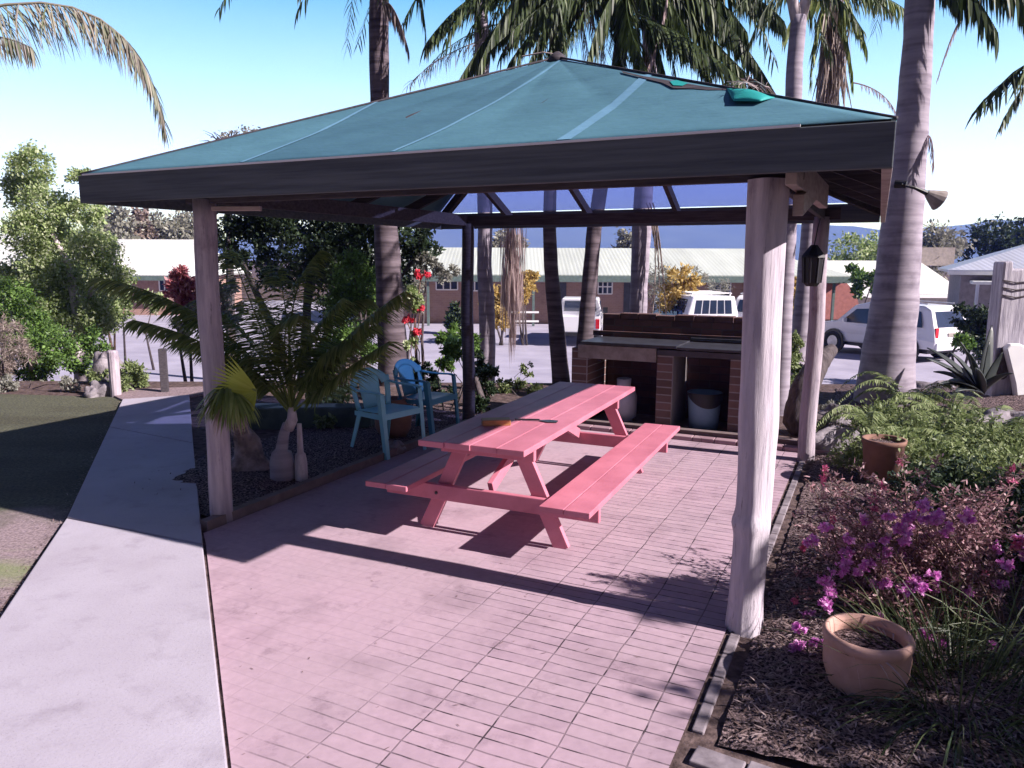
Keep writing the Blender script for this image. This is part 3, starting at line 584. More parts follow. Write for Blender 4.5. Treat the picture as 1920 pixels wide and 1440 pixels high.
# ------------------------------------------------------------------ brick barbecue
BU0, BU1, BV = 1.05, 3.02, 4.30
bb = thing('brick_barbecue', gz((BU0+BU1)/2, BV+.35), 'brick barbecue with black hotplate and two open bays', 'barbecue')
def wbox(name, u0, u1, v0, v1, z0, z1, m, bev=.004):
    mb = MB(); mb.box(gz((u0+u1)/2, (v0+v1)/2, z0), u1-u0, v1-v0, z1-z0, GY); return mb.build(name, m, bb, bevel=bev)
for (a_, b_) in ((BU0, BU0+.20), (2.06, 2.24), (BU1-.17, BU1)): wbox('pier', a_, b_, BV, BV+.70, 0, .90, M['pierb'])
wbox('back_wall', BU0+.13, BU1-.003, BV+.70, BV+.83, 0, 1.20, M['bricks'])
wbox('hearth', BU0+.20, BU1-.17, BV+.02, BV+.70, 0, .045, M['conc'])
wbox('lintel', BU0+.08, 2.05, BV-.02, BV+.10, .79, .945, M['conc'])
wbox('support_bar', 2.06, BU1-.01, BV-.015, BV+.05, .87, .935, M['steel'])
wbox('hotplate', BU0+.12, 2.28, BV-.05, BV+.62, .955, .985, M['steel'])
wbox('hotplate', 2.285, BU1+.02, BV-.04, BV+.64, .947, .972, M['steel'])
wbox('hotplate_rim', 2.285, BU1+.02, BV+.60, BV+.64, .985, 1.02, M['steel'])
wbox('flue_strip', BU0+.02, BU1-.02, BV+.66, BV+.69, .99, 1.05, M['bricks'])
cpm = mat('cap_brick', (.15, .08, .075), (.075, .045, .048), 11, rough=.9, bd=.004)
for k in range(8): wbox('cap_brick', BU0+.13+.225*k+.002, BU0+.13+.225*k+.218, BV+.685+rnd(-.01, .01), BV+.85, 1.202, 1.262+rnd(-.012, .012), cpm)
# gas bottle and bin in the bays
gp = gz(1.62, BV+.22, .047)
gb = thing('gas_bottle', gp, 'white gas bottle in the left bay of the barbecue', 'gas bottle')
mb = MB(); mb.lathe(gp, [(0, .0), (.11, 0), (.11, .03), (.15, .06), (.155, .12), (.155, .30), (.13, .38), (.07, .42), (0, .43)], 28); mb.build('cylinder', M['gas'], gb, smooth=True)
mb = MB(); mb.lathe(gp+Z*.41, [(.08, 0), (.085, .09), (.075, .09), (.07, 0)], 20); mb.build('collar', M['gas'], gb, smooth=True)
mb = MB(); mb.lathe(gp+Z*.42, [(0, .07), (.02, .07), (.02, 0)], 10); mb.build('valve', M['steel'], gb)
np_ = gz(2.55, BV+.24, .047)
bn = thing('bin', np_, 'blue-grey plastic bin in the right bay of the barbecue', 'bin')
mb = MB(); mb.lathe(np_, [(0, 0), (.155, 0), (.165, .10), (.185, .40), (.192, .41), (.185, .415), (.175, .40), (.15, .02)], 28); mb.build('bucket', M['bin'], bn, smooth=True)
mb = MB(); mb.grid(lambda a, b: np_+Vector((.20*math.cos(PI+PI*a)*1, .20*math.sin(PI+PI*a), .415-.16*math.sin(PI*a)*b)), 20, 4); mb.build('bin_liner', M['black'], bn, smooth=True)

# ------------------------------------------------------------------ palms
def bez(P0, P1, P2, t): return P0*(1-t)**2+P1*2*t*(1-t)+P2*t*t
def frond(parent, P0, P1, P2, n=44, ln=.5, wd=.03, hang=.5, m='lf_frond', sides=(-1, 1), rz=.012, start=.12, jit=.25, tipf=.45, seg=3, name='frond', fwd=.55):
    mb = MB(); P0, P1, P2 = Vector(P0), Vector(P1), Vector(P2)
    mb.tube([bez(P0, P1, P2, t) for t in np.linspace(0, 1, 12)], [rz*(1-.8*t) for t in np.linspace(0, 1, 12)], 5)
    for k in range(n):
        t = start+(1-start)*k/(n-1); p = bez(P0, P1, P2, t); T = (bez(P0, P1, P2, min(t+.02, 1.02))-bez(P0, P1, P2, t-.02)).normalized()
        S = T.cross(Z); S = S.normalized() if S.length > .1 else Vector((1, 0, 0))
        ll = ln*(math.sin(min(1, t*1.2+.25)*PI*.55)**.7)*(1-(1-tipf)*t)
        for s in sides:
            d = S*s*(1-hang)+T*fwd+Z*(-hang)+Z*.12*(1-hang)+Vector((rnd(-jit, jit), rnd(-jit, jit), rnd(-jit, jit)))
            mb.blade(p, d, ll*rnd(.8, 1.15), wd, .5+hang, seg, nrm=Z+S*s*.6+Vector((rnd(-.4, .4), rnd(-.4, .4), 0)))
    return mb.build(name, M[m], parent)
def trunk(parent, pts, rad, m, seg=14, n=30, jit=.02, name='trunk'):
    pts = [Vector(p) for p in pts]; P = []; R = []
    for i in range(n+1):
        x = i/n*(len(pts)-1); k = min(int(x), len(pts)-2); t = x-k
        P.append(pts[k].lerp(pts[k+1], t)); R.append((rad[k]*(1-t)+rad[k+1]*t)*(1+.02*math.sin(i*1.9)))
    mb = MB(); mb.tube(P, R, seg, jit=jit); return mb.build(name, M[m], parent, smooth=True)
def rad(px, Y): return px/F*Y/2
def palm(name, label, base, pts, m, group='tall palms around the gazebo'):
    # pts: (px, py, width_px, Y)
    root = thing(name, base, label, 'palm', group)
    P = [at(x, y, Y) for x, y, w_, Y in pts]; R = [rad(w_, Y) for x, y, w_, Y in pts]
    P = [Vector((base[0], base[1], base[2]-.15))]+P; R = [R[0]*1.12]+R
    trunk(root, P, R, m); return root, P
def crownfr(root, top, n, ln, droop, m='lf_frond', leaf=.55, wd=.03, hang=.45, a0=0, cnt=40, up=.5):
    for k in range(n):
        a_ = a0+2*PI*k/n+rnd(-.15, .15); d = Vector((math.cos(a_), math.sin(a_), 0)); L_ = ln*rnd(.85, 1.1)
        frond(root, top, top+d*L_*.55+Z*L_*up, top+d*L_+Z*(-L_*droop*rnd(.7, 1.2)), cnt, leaf, wd, hang, m)
# 1: big dark trunk behind the chairs
r1, P1 = palm('palm_tree', 'tall palm with dark trunk rising behind the blue chairs', (-1.87, 11.5, 0), [(738, 690, 58, 11.5), (733, 600, 52, 11.5), (728, 500, 48, 11.5), (722, 400, 42, 11.5), (712, 200, 34, 11.5), (710, 60, 36, 11.5), (712, -60, 32, 11.5)], 'palmd')
top = P1[-1]
for (a_, b_, s_) in (((790, -120), (800, 90), 1), ((850, -140), (900, 40), 1), ((640, -160), (560, -20), 1)):
    frond(r1, top, at(*a_, 11.2), at(*b_, 11.0), 46, .55, .035, .85, 'lf_frond')
frond(r1, at(712, 10, 11.4), at(735, -20, 11.2), at(765, 90, 11.1), 40, .45, .03, .9, 'lf_dry')
crownfr(r1, top, 5, 2.4, .25, a0=.6)
# 2
r2, P2 = palm('palm_tree', 'grey palm trunk right behind the back left gazebo post', (-.42, 12.0, 0), [(914, 640, 30, 12), (912, 560, 30, 12), (908, 500, 27, 12), (910, 420, 27, 12), (905, 200, 26, 12), (900, -80, 24, 12)], 'palm')
crownfr(r2, P2[-1], 8, 2.6, .35, a0=.2, leaf=.6)
# 3 leaning dark
r3, P3 = palm('palm_tree', 'slim dark leaning palm trunk seen through the middle of the gazebo', (.78, 11.6, 0), [(1052, 715, 34, 11.6), (1042, 600, 29, 11.6), (1033, 500, 26, 11.6), (1030, 420, 24, 11.6), (1036, 200, 22, 11.6), (1042, 60, 22, 11.6), (1040, -60, 22, 11.6)], 'palmd')
crownfr(r3, P3[-1], 9, 2.4, .30, a0=.1, leaf=.6)
# 4
r4, P4 = palm('palm_tree', 'brown palm trunk with peeling base just left of the barbecue', (1.25, 11.3, 0), [(1095, 660, 32, 11.3), (1103, 560, 29, 11.3), (1114, 430, 27, 11.3), (1150, 200, 26, 11.3), (1180, -40, 24, 11.3)], 'palmd')
crownfr(r4, P4[-1], 10, 2.5, .35, a0=.35, leaf=.65, wd=.036)
# 5
r5, P5 = palm('palm_tree', 'hairy grey palm trunk rising behind the barbecue', (2.15, 11.8, 0), [(1196, 640, 34, 11.8), (1198, 540, 32, 11.8), (1203, 430, 36, 11.8), (1215, 200, 30, 11.8), (1225, -40, 28, 11.8)], 'palm')
crownfr(r5, P5[-1], 9, 2.4, .4, a0=.9, leaf=.6)
for k in range(3):
    frond(r5, at(1212+6*k, 380, 11.6), at(1240, 440, 11.6), at(1222+14*k, 600, 11.5), 46, .22, .02, .9, 'lf_dry', name='dead_frond')
# the dense mass of drooping fronds over the roof
FR = [((1185, -60), (1240, -20), (1330, 140), 10.9), ((1180, -60), (1300, -70), (1420, 120), 10.9), ((1175, -60), (1150, 0), (1170, 160), 11.), ((1190, -60), (1215, 10), (1255, 170), 10.8), ((1180, -70), (1080, -60), (960, 110), 10.9),
      ((1050, -60), (960, -40), (900, 120), 11.), ((1045, -50), (900, -60), (800, 80), 11.2), ((1045, -50), (930, 20), (850, 170), 11.), ((1185, -40), (1360, 0), (1450, 170), 10.9), ((1230, -60), (1310, 60), (1440, 175), 11.2), ((1100, -60), (1060, 20), (1010, 150), 11.1),
      ((1180, -40), (1130, -10), (1100, 120), 10.8), ((1190, -40), (1270, -30), (1290, 100), 10.9), ((1120, -40), (1040, -20), (960, 60), 10.9), ((1180, -30), (1160, 20), (1210, 130), 10.7), ((1240, -50), (1340, -30), (1400, 60), 11.), ((1060, -30), (980, 0), (930, 60), 11.2), ((1240, -60), (1400, -40), (1470, 40), 11.4), ((1180, 20), (1290, 60), (1390, 150), 10.6)]
for k, (a_, b_, c_, Y) in enumerate(FR):
    frond((r4, r3, r5)[k % 3], at(*a_, Y), at(*b_, Y-.2), at(*c_, Y-.5), 90, .66, .040, .5+.3*(k % 2), 'lf_frond')
random.seed(21)
for k in range(26):
    x0 = rnd(1030, 1260); s_ = rnd(-1, 1); x2 = x0+s_*rnd(60, 220); y2 = rnd(40, 165)-abs(s_)*20
    frond((r4, r3, r5)[k % 3], at(x0, rnd(-70, -10), 11.2), at((x0+x2)/2, rnd(-80, 30), 11+rnd(-.5, .5)), at(min(max(x2, 800), 1440), y2, 10.7+rnd(-.6, .6)), 60, rnd(.4, .6), .022, rnd(.4, .9), 'lf_frond' if k % 6 else 'lf_dry')
frond(r3, at(1020, 60, 11), at(860, 60, 10.8), at(765, 160, 10.7), 50, .42, .012, .35, 'lf_dry', jit=.7, name='dead_frond')
frond(r3, at(1020, 40, 11), at(880, 30, 10.9), at(800, 130, 10.9), 50, .42, .012, .45, 'lf_frond', jit=.6, name='dead_frond')
frond(r5, at(1255, -40, 10.6), at(1245, 60, 10.5), at(1212, 135, 10.4), 46, .28, .03, .9, 'lf_pinkdry', jit=.1)
frond(r5, at(1340, 170, 10.6), at(1400, 120, 10.5), at(1455, 180, 10.4), 30, .45, .03, .1, 'lf_dry', jit=.2, name='dead_frond')
# pink fibrous hanging spathe
hs = thing('hanging_dead_frond', at(960, 640, 11.5), 'pinkish dry palm frond hanging in the gap behind the back left post', 'palm frond')
mb = MB()
for k in range(420):
    x = random.gauss(962, 10); y = 400+rnd(0, 120); mb.blade(at(x-2, y, 11.6+rnd(-.15, .15)), (rnd(-.05, .05), rnd(-.1, .1), -1), rnd(.5, 1.15), .014, .1, 3)
for k in range(90): mb.blade(at(960+rnd(-5, 8), 560+rnd(0, 60), 11.6), (rnd(-.06, .06), 0, -1), rnd(.3, .7), .012, .1, 3)
mb.build('fibres', M['lf_pinkdry'], hs)
# 6: post-like trunk beside the front right post
r6, P6 = palm('palm_tree', 'smooth pale palm trunk that forks at the top edge above the canvas roof', (3.35, 9.3, 0), [(1462, 730, 36, 9.3), (1470, 560, 32, 9.3), (1478, 420, 30, 9.3), (1486, 250, 30, 9.3), (1490, 120, 28, 9.3), (1498, 30, 27, 9.3)], 'palm')  # grey bark stands in for shade on this paler trunk
t6 = P6[-1]
for px, py, m_ in ((1470, -60, 12), (1530, -70, 14)):
    mb = MB(); mb.tube([t6-Z*.1, at(px*.5+1497*.5, -8, 9.3), at(px, py, 9.3)], [rad(24, 9.3), rad(18, 9.3), rad(m_, 9.3)], 10); mb.build('branch', M['palegum'], r6, smooth=True)
for (b_, c_) in (((1440, -30), (1395, 110)), ((1420, -60), (1350, 60)), ((1560, -40), (1620, 60)), ((1580, -60), (1680, 30))):
    frond(r6, at(1498, -30, 9.3), at(*b_, 9.2), at(*c_, 9.1), 44, .36, .02, .75, 'lf_frond', jit=.5)
# 7
r7, P7 = palm('palm_tree', 'grey palm trunk with a shaggy skirt of dead fronds left of the biggest trunk', (4.55, 12.2, 0), [(1500, 640, 34, 12.2), (1510, 520, 30, 12.2), (1520, 400, 28, 12.2), (1545, 200, 30, 12.2), (1560, 60, 34, 12.2), (1565, -60, 34, 12.2)], 'palm')
mb = MB()
for k in range(520):
    y = rnd(-20, 150); mb.blade(at(random.gauss(1563, 11), y, 12.1+rnd(-.2, .2)), (rnd(-.22, .22), rnd(-.2, .2), -1), rnd(.35, .8), .03, .1, 3)
mb.build('dead_frond_skirt', M['lf_dry'], r7)
for (b_, c_, l_) in (((1530, 10), (1520, 150), .6), ((1600, 0), (1625, 90), .5), ((1590, 40), (1600, 160), .4), ((1500, -20), (1470, 70), .5), ((1640, -30), (1700, 20), .5)):
    frond(r7, at(1562, 0, 12), at(*b_, 11.9), at(*c_, 11.8), 44, l_, .03, .8, 'lf_olive')
frond(r7, at(1600, 155, 12), at(1660, 165, 11.9), at(1682, 215, 11.8), 36, .2, .012, .6, 'lf_pinkdry', jit=.5, name='dead_frond')
# 8: the big right palm
r8, P8 = palm('palm_tree', 'thickest grey palm trunk, at the right corner of the gazebo roof', tuple(g(1658, 760)), [(1658, 745, 108, 9.9), (1668, 640, 88, 9.9), (1678, 560, 80, 9.9), (1690, 430, 70, 9.9), (1700, 330, 62, 9.9), (1712, 200, 54, 9.9), (1722, 60, 48, 9.9), (1728, -80, 46, 9.9)], 'palm')
crownfr(r8, P8[-1], 6, 2.2, .2, a0=.4)
for (b_, c_, Y, l_, h_) in (((1800, -70), (1870, 60), 9.3, .75, .8), ((1830, -110), (1960, 40), 9.2, .8, .85), ((1780, -60), (1800, 20), 9.4, .5, .9), ((1690, -70), (1640, 10), 9.6, .35, .8)):
    frond(r8, P8[-1], at(*b_, Y+.2), at(*c_, Y), 60, l_, .045, h_, 'lf_frond')
frond(r8, at(2010, 80, 8.5), at(1935, 95, 8.5), at(1835, 200, 8.4), 34, .62, .04, .35, 'lf_frond', sides=(-1, 1), name='frond')
frond(r8, at(2030, 90, 8.5), at(1925, 120, 8.5), at(1878, 235, 8.4), 34, .35, .03, .6, 'lf_frond')
frond(r8, at(1738, 255, 9.8), at(1752, 250, 9.6), at(1750, 320, 9.6), 36, .28, .012, .8, 'lf_pinkdry', jit=.4, name='dead_frond')
frond(r8, at(1800, 40, 9.4), at(1785, 60, 9.4), at(1757, 150, 9.4), 30, .14, .01, .8, 'lf_pinkdry', jit=.3, name='dead_frond')
# floodlight strapped to the big trunk
fl = thing('floodlight', at(1700, 350, 9.55), 'floodlight on a black arm clamped to the thickest palm trunk', 'floodlight')
mb = MB(); mb.tube([at(1678, 345, 9.5), at(1700, 346, 9.42)], [.05, .045], 10); mb.build('clamp', M['black'], fl)
mb = MB(); mb.tube([at(1690, 346, 9.42), at(1715, 352, 9.4), at(1742, 364, 9.4)], [.018, .02, .035], 8); mb.build('arm', M['black'], fl)
a_, b_ = at(1738, 362, 9.4), at(1762, 376, 9.4); mb = MB(); mb.tube([a_, a_.lerp(b_, .3), b_], [.04, .07, .13], 14); mb.build('shade', M['conc'], fl)
# leaning black trunk
lt = thing('leaning_trunk', (4.1, 8.35, 0), 'dark curved leaning trunk between the two right gazebo posts', 'tree trunk')
trunk(lt, [(3.72, 8.0, -.1), at(1495, 790, 8.2), at(1508, 730, 8.3), at(1535, 680, 8.5), at(1560, 655, 8.7)], [.20, .17, .15, .12, .07], 'bark')

# palm outside the left edge, one dead-tipped frond in view
r9 = thing('palm_tree', (-6.6, 5.6, 0), 'palm off the left edge whose browning frond arches into the sky', 'palm')
trunk(r9, [(-6.6, 5.6, -.1), (-6.5, 5.6, 4.6)], [.2, .15], 'palm')
FA = [at(-330, 150, 5.6), at(230, -190, 5.6), at(310, 245, 5.6)]
frond(r9, FA[0], FA[1], FA[2], 170, .62, .013, .62, 'lf_tip', jit=.38, start=.25, tipf=.25, rz=.014, seg=4)
frond(r9, at(-330, 150, 5.6), at(-60, 20, 5.5), at(60, 90, 5.4), 60, .36, .018, .75, 'lf_tip', jit=.2, start=.3, seg=4)
crownfr(r9, Vector((-6.5, 5.6, 4.6)), 5, 1.6, .2, a0=2.6)

# ------------------------------------------------------------------ small palms left, under the eave
bpA = g(466, 885); hub = at(428, 728, 5.02)
pa = thing('fan_palm', bpA, 'fan palm with scaly boulder-like base behind the front left post', 'palm')
mb = MB(); mb.tube([bpA-Z*.1, bpA+Z*.06, bpA+Z*.14, bpA+Z*.28, bpA+Vector((-.02, -.1, .42)), hub.lerp(bpA+Z*.42, .3)], [.20, .21, .13, .105, .075, .05], 18, jit=.16); mb.build('trunk', mat('scaly_base', (.36, .28, .28), (.12, .09, .09), 9, rough=.9, bd=.04), pa, smooth=True)
def fan(parent, hub, c, spread, n, ln, wd, m, nrm, droop=.25, up=None, name='fan_leaf', rag=.15, seg=4):
    mb = MB(); nrm = Vector(nrm).normalized(); c = Vector(c); c = (c-nrm*c.dot(nrm)).normalized(); x = nrm.cross(c)
    for k in range(n):
        a_ = (k/(n-1)-.5)*spread; d = c*math.cos(a_)+x*math.sin(a_); l_ = ln*(1-.25*abs(a_/spread*2)**2)*rnd(1-rag, 1+rag*.3)
        mb.blade(hub, d+nrm*rnd(-.05, .05), l_, wd, droop*rnd(.6, 1.3), seg, nrm=nrm)
    return mb.build(name, M[m], parent)
for (c_, sp, n_, l_, dr) in (((-.6, -.6, -.2), 2.6, 30, .42, 1.6), ((.2, -.9, -.2), 2.6, 30, .42, 1.7), ((-.9, .2, .1), 2.4, 28, .45, 1.4), ((.7, -.3, 0), 2.4, 26, .4, 1.5)):
    fan(pa, hub+Vector((rnd(-.04, .04), rnd(-.04, .04), rnd(-.03, .05))), c_, sp, n_, l_*.8, .03, 'lf_olive', (c_[0]*.3, c_[1]*.3, 1), dr)
mb = MB()
for k in range(160):
    a_ = rnd(0, 2*PI); mb.blade(hub+Vector((.05*math.cos(a_), .05*math.sin(a_), rnd(-.12, -.02))), (math.cos(a_)*.4, math.sin(a_)*.4, -1), rnd(.1, .26), .016, .3, 3)
mb.build('dead_leaf_skirt', M['lf_dry'], pa)
hy = at(480, 732, 5.0)
def ylw():
    mb = MB()
    for k in range(26):
        a_ = math.radians(118+k*5.7); ln = .32*(1-.0012*(k-6)**2)*rnd(.9, 1.02); d = Vector((math.cos(a_), -.15, math.sin(a_))); n_ = Vector((-.2, -1, .15))
        mb.blade(hy, d, ln, .029, .2, 4, nrm=n_)
    mb.build('sunlit_fan_leaf', M['lf_yel'], pa)
ylw()
mb = MB(); mb.tube([hub, (hub+hy)/2+Vector((.03, 0, .02)), hy], .01, 6); mb.build('leaf_stalk', M['lf_olive'], pa)
bpB = g(545, 905)
pb_ = thing('bottle_palm', bpB, 'young palm with twin swollen grey bases and long arching fronds beside the garden edge', 'palm')
for dx, r_, h_, tx in ((-.065, .105, .27, -.05), (.095, .055, .25, .0)):
    b_ = bpB+Vector((dx, 0, 0)); mb = MB(); mb.tube([b_-Z*.08, b_+Z*.05, b_+Z*(h_*.7), b_+Z*h_, b_+Z*(h_+.02), b_+Vector((tx*-.5, 0, h_+.15)), b_+Vector((tx*-1.2, 0, .52))], [r_*.9, r_, r_*.97, r_*.8, r_*.5, r_*.42, r_*.36], 16, jit=.02); mb.build('trunk', M['palm'] if dx < 0 else M['palegum'], pb_, smooth=True)
hB = at(548, 780, 6.25)
mb = MB(); mb.tube([bpB+Z*.48, hB-Z*.03, hB+Z*.08], [.05, .045, .03], 10, jit=.05); mb.build('crown_shaft', M['palegum'], pb_, smooth=True)
FB = [((600, 740), (700, 640), (730, 640), .34), ((480, 720), (360, 560), (250, 600), .36), ((560, 700), (700, 560), (760, 545), .42), ((500, 620), (330, 520), (185, 520), .42), ((520, 600), (540, 480), (600, 470), .42), ((480, 640), (470, 520), (430, 470), .36),
      ((560, 640), (600, 520), (690, 560), .36), ((540, 640), (500, 540), (560, 590), .40), ((600, 680), (620, 600), (660, 640), .34), ((500, 700), (420, 620), (330, 640), .32),
      ((560, 720), (600, 640), (620, 720), .3), ((530, 680), (560, 560), (520, 500), .4), ((510, 660), (440, 590), (380, 560), .36),
      ((540, 700), (560, 600), (640, 560), .38), ((520, 700), (500, 600), (480, 560), .36), ((560, 700), (640, 620), (700, 610), .32), ((500, 690), (430, 640), (400, 700), .32)]
for k, (a_, b_, c_, l_) in enumerate(FB):
    dy = (-.5, -.35, -.25, -.2, .25, .3, .45, -.45, -.3, .25, .4, .1, .3, -.1, -.3, .1, -.1)[k]
    Q1 = at(*a_, 6.25+dy*.5); Q2 = at(*b_, 6.25+dy); Q3 = at(*c_, 6.25+dy*1.3)
    mid = Q1.lerp(Q2, .6)*1.0
    frond(pb_, hB+Z*.03, (Q2*1.0+Q1)/2+ (Q2-Q3)*.12, Q3, 120, l_*1.05, .026, .30, 'lf_olive', rz=.011, jit=.14, start=.22, seg=3)
frond(pb_, hB, at(400, 600, 6.2), at(300, 560, 6.0), 40, .35, .018, .4, 'lf_olive', start=.3)

# ------------------------------------------------------------------ trees and shrubs
def shrub(name, label, cat, base, clumps, Y, n, size, m, group=None, stems=3, bark='bark', dy=.6, asp=.5, stemr=.05, shell=.5, extra=None):
    root = thing(name, base, label, cat, group); cl = []
    for (px, py, r) in clumps:
        c_ = at(px, py, Y+rnd(-dy, dy)); q = r/F*Y; cl.append((c_, q, q, q*.9))
    mb = MB(); mb.leaves(cl, n, size, asp, shell); mb.build('crown' if cat == 'tree' else 'foliage', M[m], root)
    if stems:
        mb = MB()
        for c_ in (cl if len(cl) <= stems else random.sample(cl, stems)):
            b_ = Vector(base)+Vector((rnd(-.1, .1), rnd(-.1, .1), -.1)); e_ = c_[0]; m_ = b_.lerp(e_, .5)+Vector((rnd(-.2, .2), rnd(-.2, .2), .1))
            mb.tube([b_, m_, e_], [stemr, stemr*.6, stemr*.2], 7, jit=.08)
        mb.build('trunk' if cat == 'tree' else 'stem', M[bark], root, smooth=True)
    return root
def grp(px, py, Y, z=None):
    p = at(px, py, Y); return (p.x, p.y, gh(p.y) if z is None else z)
# big sunny tree at the left: upper grey-green, lower green masses
Y = 14.5
shrub('leafy_tree', 'tall sunlit yellow-green tree at the left edge of the yard', 'tree', grp(150, 700, Y),
      [(60, 310, 34), (45, 350, 40), (85, 390, 42), (60, 440, 44), (110, 450, 40), (150, 330, 22), (165, 400, 30), (180, 470, 44), (95, 520, 56), (40, 520, 40), (150, 540, 55), (205, 520, 36), (60, 590, 55), (125, 610, 52), (185, 590, 40)],
      Y, 56000, .068, 'lf_lime', stems=0)
_t = bpy.data.objects['leafy_tree']; mb = MB(); b_ = Vector(grp(150, 720, 14.3)); mb.tube([b_, at(150, 650, 14.2), at(146, 590, 14.3), at(130, 500, 14.5), at(90, 420, 14.5)], [.14, .12, .10, .06, .03], 10, jit=.05); mb.tube([at(146, 590, 14.3), at(175, 540, 14.4), at(185, 470, 14.5)], [.07, .05, .02], 8); mb.build('trunk', M['palegum'], _t, smooth=True)
shrub('leafy_shrub', 'bright green shrub at the foot of the tall sunlit left tree', 'shrub', grp(60, 700, 12.5, -.1),
      [(20, 560, 40), (60, 620, 44), (25, 640, 34), (100, 655, 40), (140, 680, 26), (60, 690, 40), (0, 700, 30), (175, 640, 26)], 12.6, 14000, .06, 'lf_green', stems=4, bark='palegum')
shrub('dry_bush', 'bare straw-coloured bush at the far left edge', 'bush', grp(20, 700, 11.4, 0),
      [(10, 620, 30), (35, 660, 26), (0, 680, 30)], 11.4, 4500, .07, 'lf_dry', stems=4, asp=.12, stemr=.02)
shrub('leafy_shrub', 'lime green shrub left of the car park bollard, beside the pale trunk', 'shrub', grp(210, 700, 15),
      [(190, 560, 30), (215, 585, 26), (180, 610, 28), (160, 655, 22), (240, 560, 18)], 15, 6000, .07, 'lf_lime', stems=3, bark='stem')
for k, (x, y1, y0) in enumerate(((226, 560, 635), (288, 575, 620))):
    shrub('sapling', ('thin sapling with lollipop crown beside the car park bollards', 'smaller bare-stemmed sapling half hidden by the long left frond')[k], 'sapling', grp(x, y0, 22), [(x, y1-10, 20)], 22, 700, .12, 'lf_lime', stems=1, stemr=.04, bark='bark')
shrub('low_shrub', 'pale green low shrub around the timber bollard', 'shrub', grp(245, 740, 10.9, 0), [(245, 700, 22), (185, 705, 18), (262, 715, 16), (225, 720, 18)], 10.9, 3500, .05, 'lf_fern', stems=3, stemr=.01)
shrub('low_shrub', 'low grey-green border shrubs along the back of the yard', 'shrub', grp(50, 735, 11.2, 0), [(10, 725, 18), (50, 728, 16), (90, 724, 16), (130, 722, 14), (-30, 725, 20)], 11.2, 5000, .045, 'lf_grey', stems=3, stemr=.01)
# dark big tree behind the gazebo left
Y = 15.5
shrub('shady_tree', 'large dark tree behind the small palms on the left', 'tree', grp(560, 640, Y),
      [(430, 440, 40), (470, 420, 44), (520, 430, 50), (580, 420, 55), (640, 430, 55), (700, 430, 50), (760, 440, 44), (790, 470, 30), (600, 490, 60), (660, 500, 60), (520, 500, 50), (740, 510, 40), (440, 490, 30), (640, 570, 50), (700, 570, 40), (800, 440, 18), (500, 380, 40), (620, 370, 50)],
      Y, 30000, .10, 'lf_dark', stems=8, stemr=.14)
shrub('green_shrub', 'glossy green shrub catching sun left of the dark palm trunk', 'shrub', grp(670, 650, 13.6),
      [(650, 520, 34), (690, 540, 36), (640, 560, 34), (700, 580, 26), (660, 490, 26), (720, 500, 20)], 13.6, 11000, .06, 'lf_green', stems=4)
shrub('leafy_shrub', 'small leafed shrub overhanging the motel wall right of the dark trunk', 'shrub', grp(790, 650, 16), [(775, 480, 26), (800, 500, 22), (770, 540, 22), (830, 515, 18), (845, 510, 14), (775, 570, 18)], 16, 5000, .07, 'lf_grey', stems=3)
shrub('red_leaf_shrub', 'red-leaved shrub in front of the white roofed house at left', 'shrub', grp(345, 640, 17), [(340, 525, 20), (355, 545, 22), (325, 545, 16), (345, 560, 16)], 17, 2600, .12, 'lf_red', stems=2)
shrub('pale_shrub', 'pale flowering shrub below the red-leaved one', 'shrub', grp(360, 660, 16.5), [(365, 590, 22), (350, 610, 20), (420, 540, 24), (430, 590, 24)], 16.5, 2600, .11, 'lf_grey', stems=2)
shrub('green_shrub', 'ground-level green shrubbery between the small palms and the dark trunk', 'shrub', grp(640, 700, 12, 0), [(620, 650, 34), (660, 630, 30), (690, 660, 26), (640, 690, 30), (600, 700, 28)], 11.8, 8000, .055, 'lf_green', stems=4, stemr=.02)
shrub('dry_bush', 'brownish twiggy bush behind the light blue chair', 'bush', grp(670, 740, 10.5, 0), [(660, 690, 22), (690, 700, 18), (640, 715, 20), (610, 735, 20)], 10.5, 4200, .045, 'lf_dry', stems=3, stemr=.01)
shrub('low_shrub', 'sunlit grass-like shrub between the twin-based palm and the light blue chair', 'shrub', grp(625, 800, 8.6, 0), [(600, 745, 20), (640, 740, 20), (580, 770, 16), (610, 790, 16)], 8.8, 3200, .05, 'lf_fern', stems=3, stemr=.01)
shrub('leafy_shrub', 'green-topped shrub standing by the back left gazebo post', 'shrub', g(845, 775), [(838, 640, 18), (860, 625, 16), (850, 655, 20), (880, 640, 16), (835, 680, 16)], 9.5, 3600, .055, 'lf_green', stems=4, stemr=.012)
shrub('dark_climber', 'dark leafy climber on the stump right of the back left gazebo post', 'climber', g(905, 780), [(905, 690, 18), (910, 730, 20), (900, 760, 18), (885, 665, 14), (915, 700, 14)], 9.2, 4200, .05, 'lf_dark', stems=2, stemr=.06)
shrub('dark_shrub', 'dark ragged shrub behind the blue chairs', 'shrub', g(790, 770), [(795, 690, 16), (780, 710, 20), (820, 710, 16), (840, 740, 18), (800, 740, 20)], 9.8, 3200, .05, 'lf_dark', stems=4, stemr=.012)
shrub('low_shrub', 'sunny low groundcover hedge beyond the table end', 'shrub', g(970, 745), [(945, 725, 16), (975, 728, 16), (1005, 730, 14), (925, 745, 16), (955, 750, 16)], 10.9, 4200, .045, 'lf_fern', stems=3, stemr=.01)
shrub('seedling', 'wispy little plant silhouetted against the car park', 'plant', g(985, 735), [(985, 688, 12), (992, 700, 9)], 11.2, 260, .045, 'lf_fern', stems=2, stemr=.008)
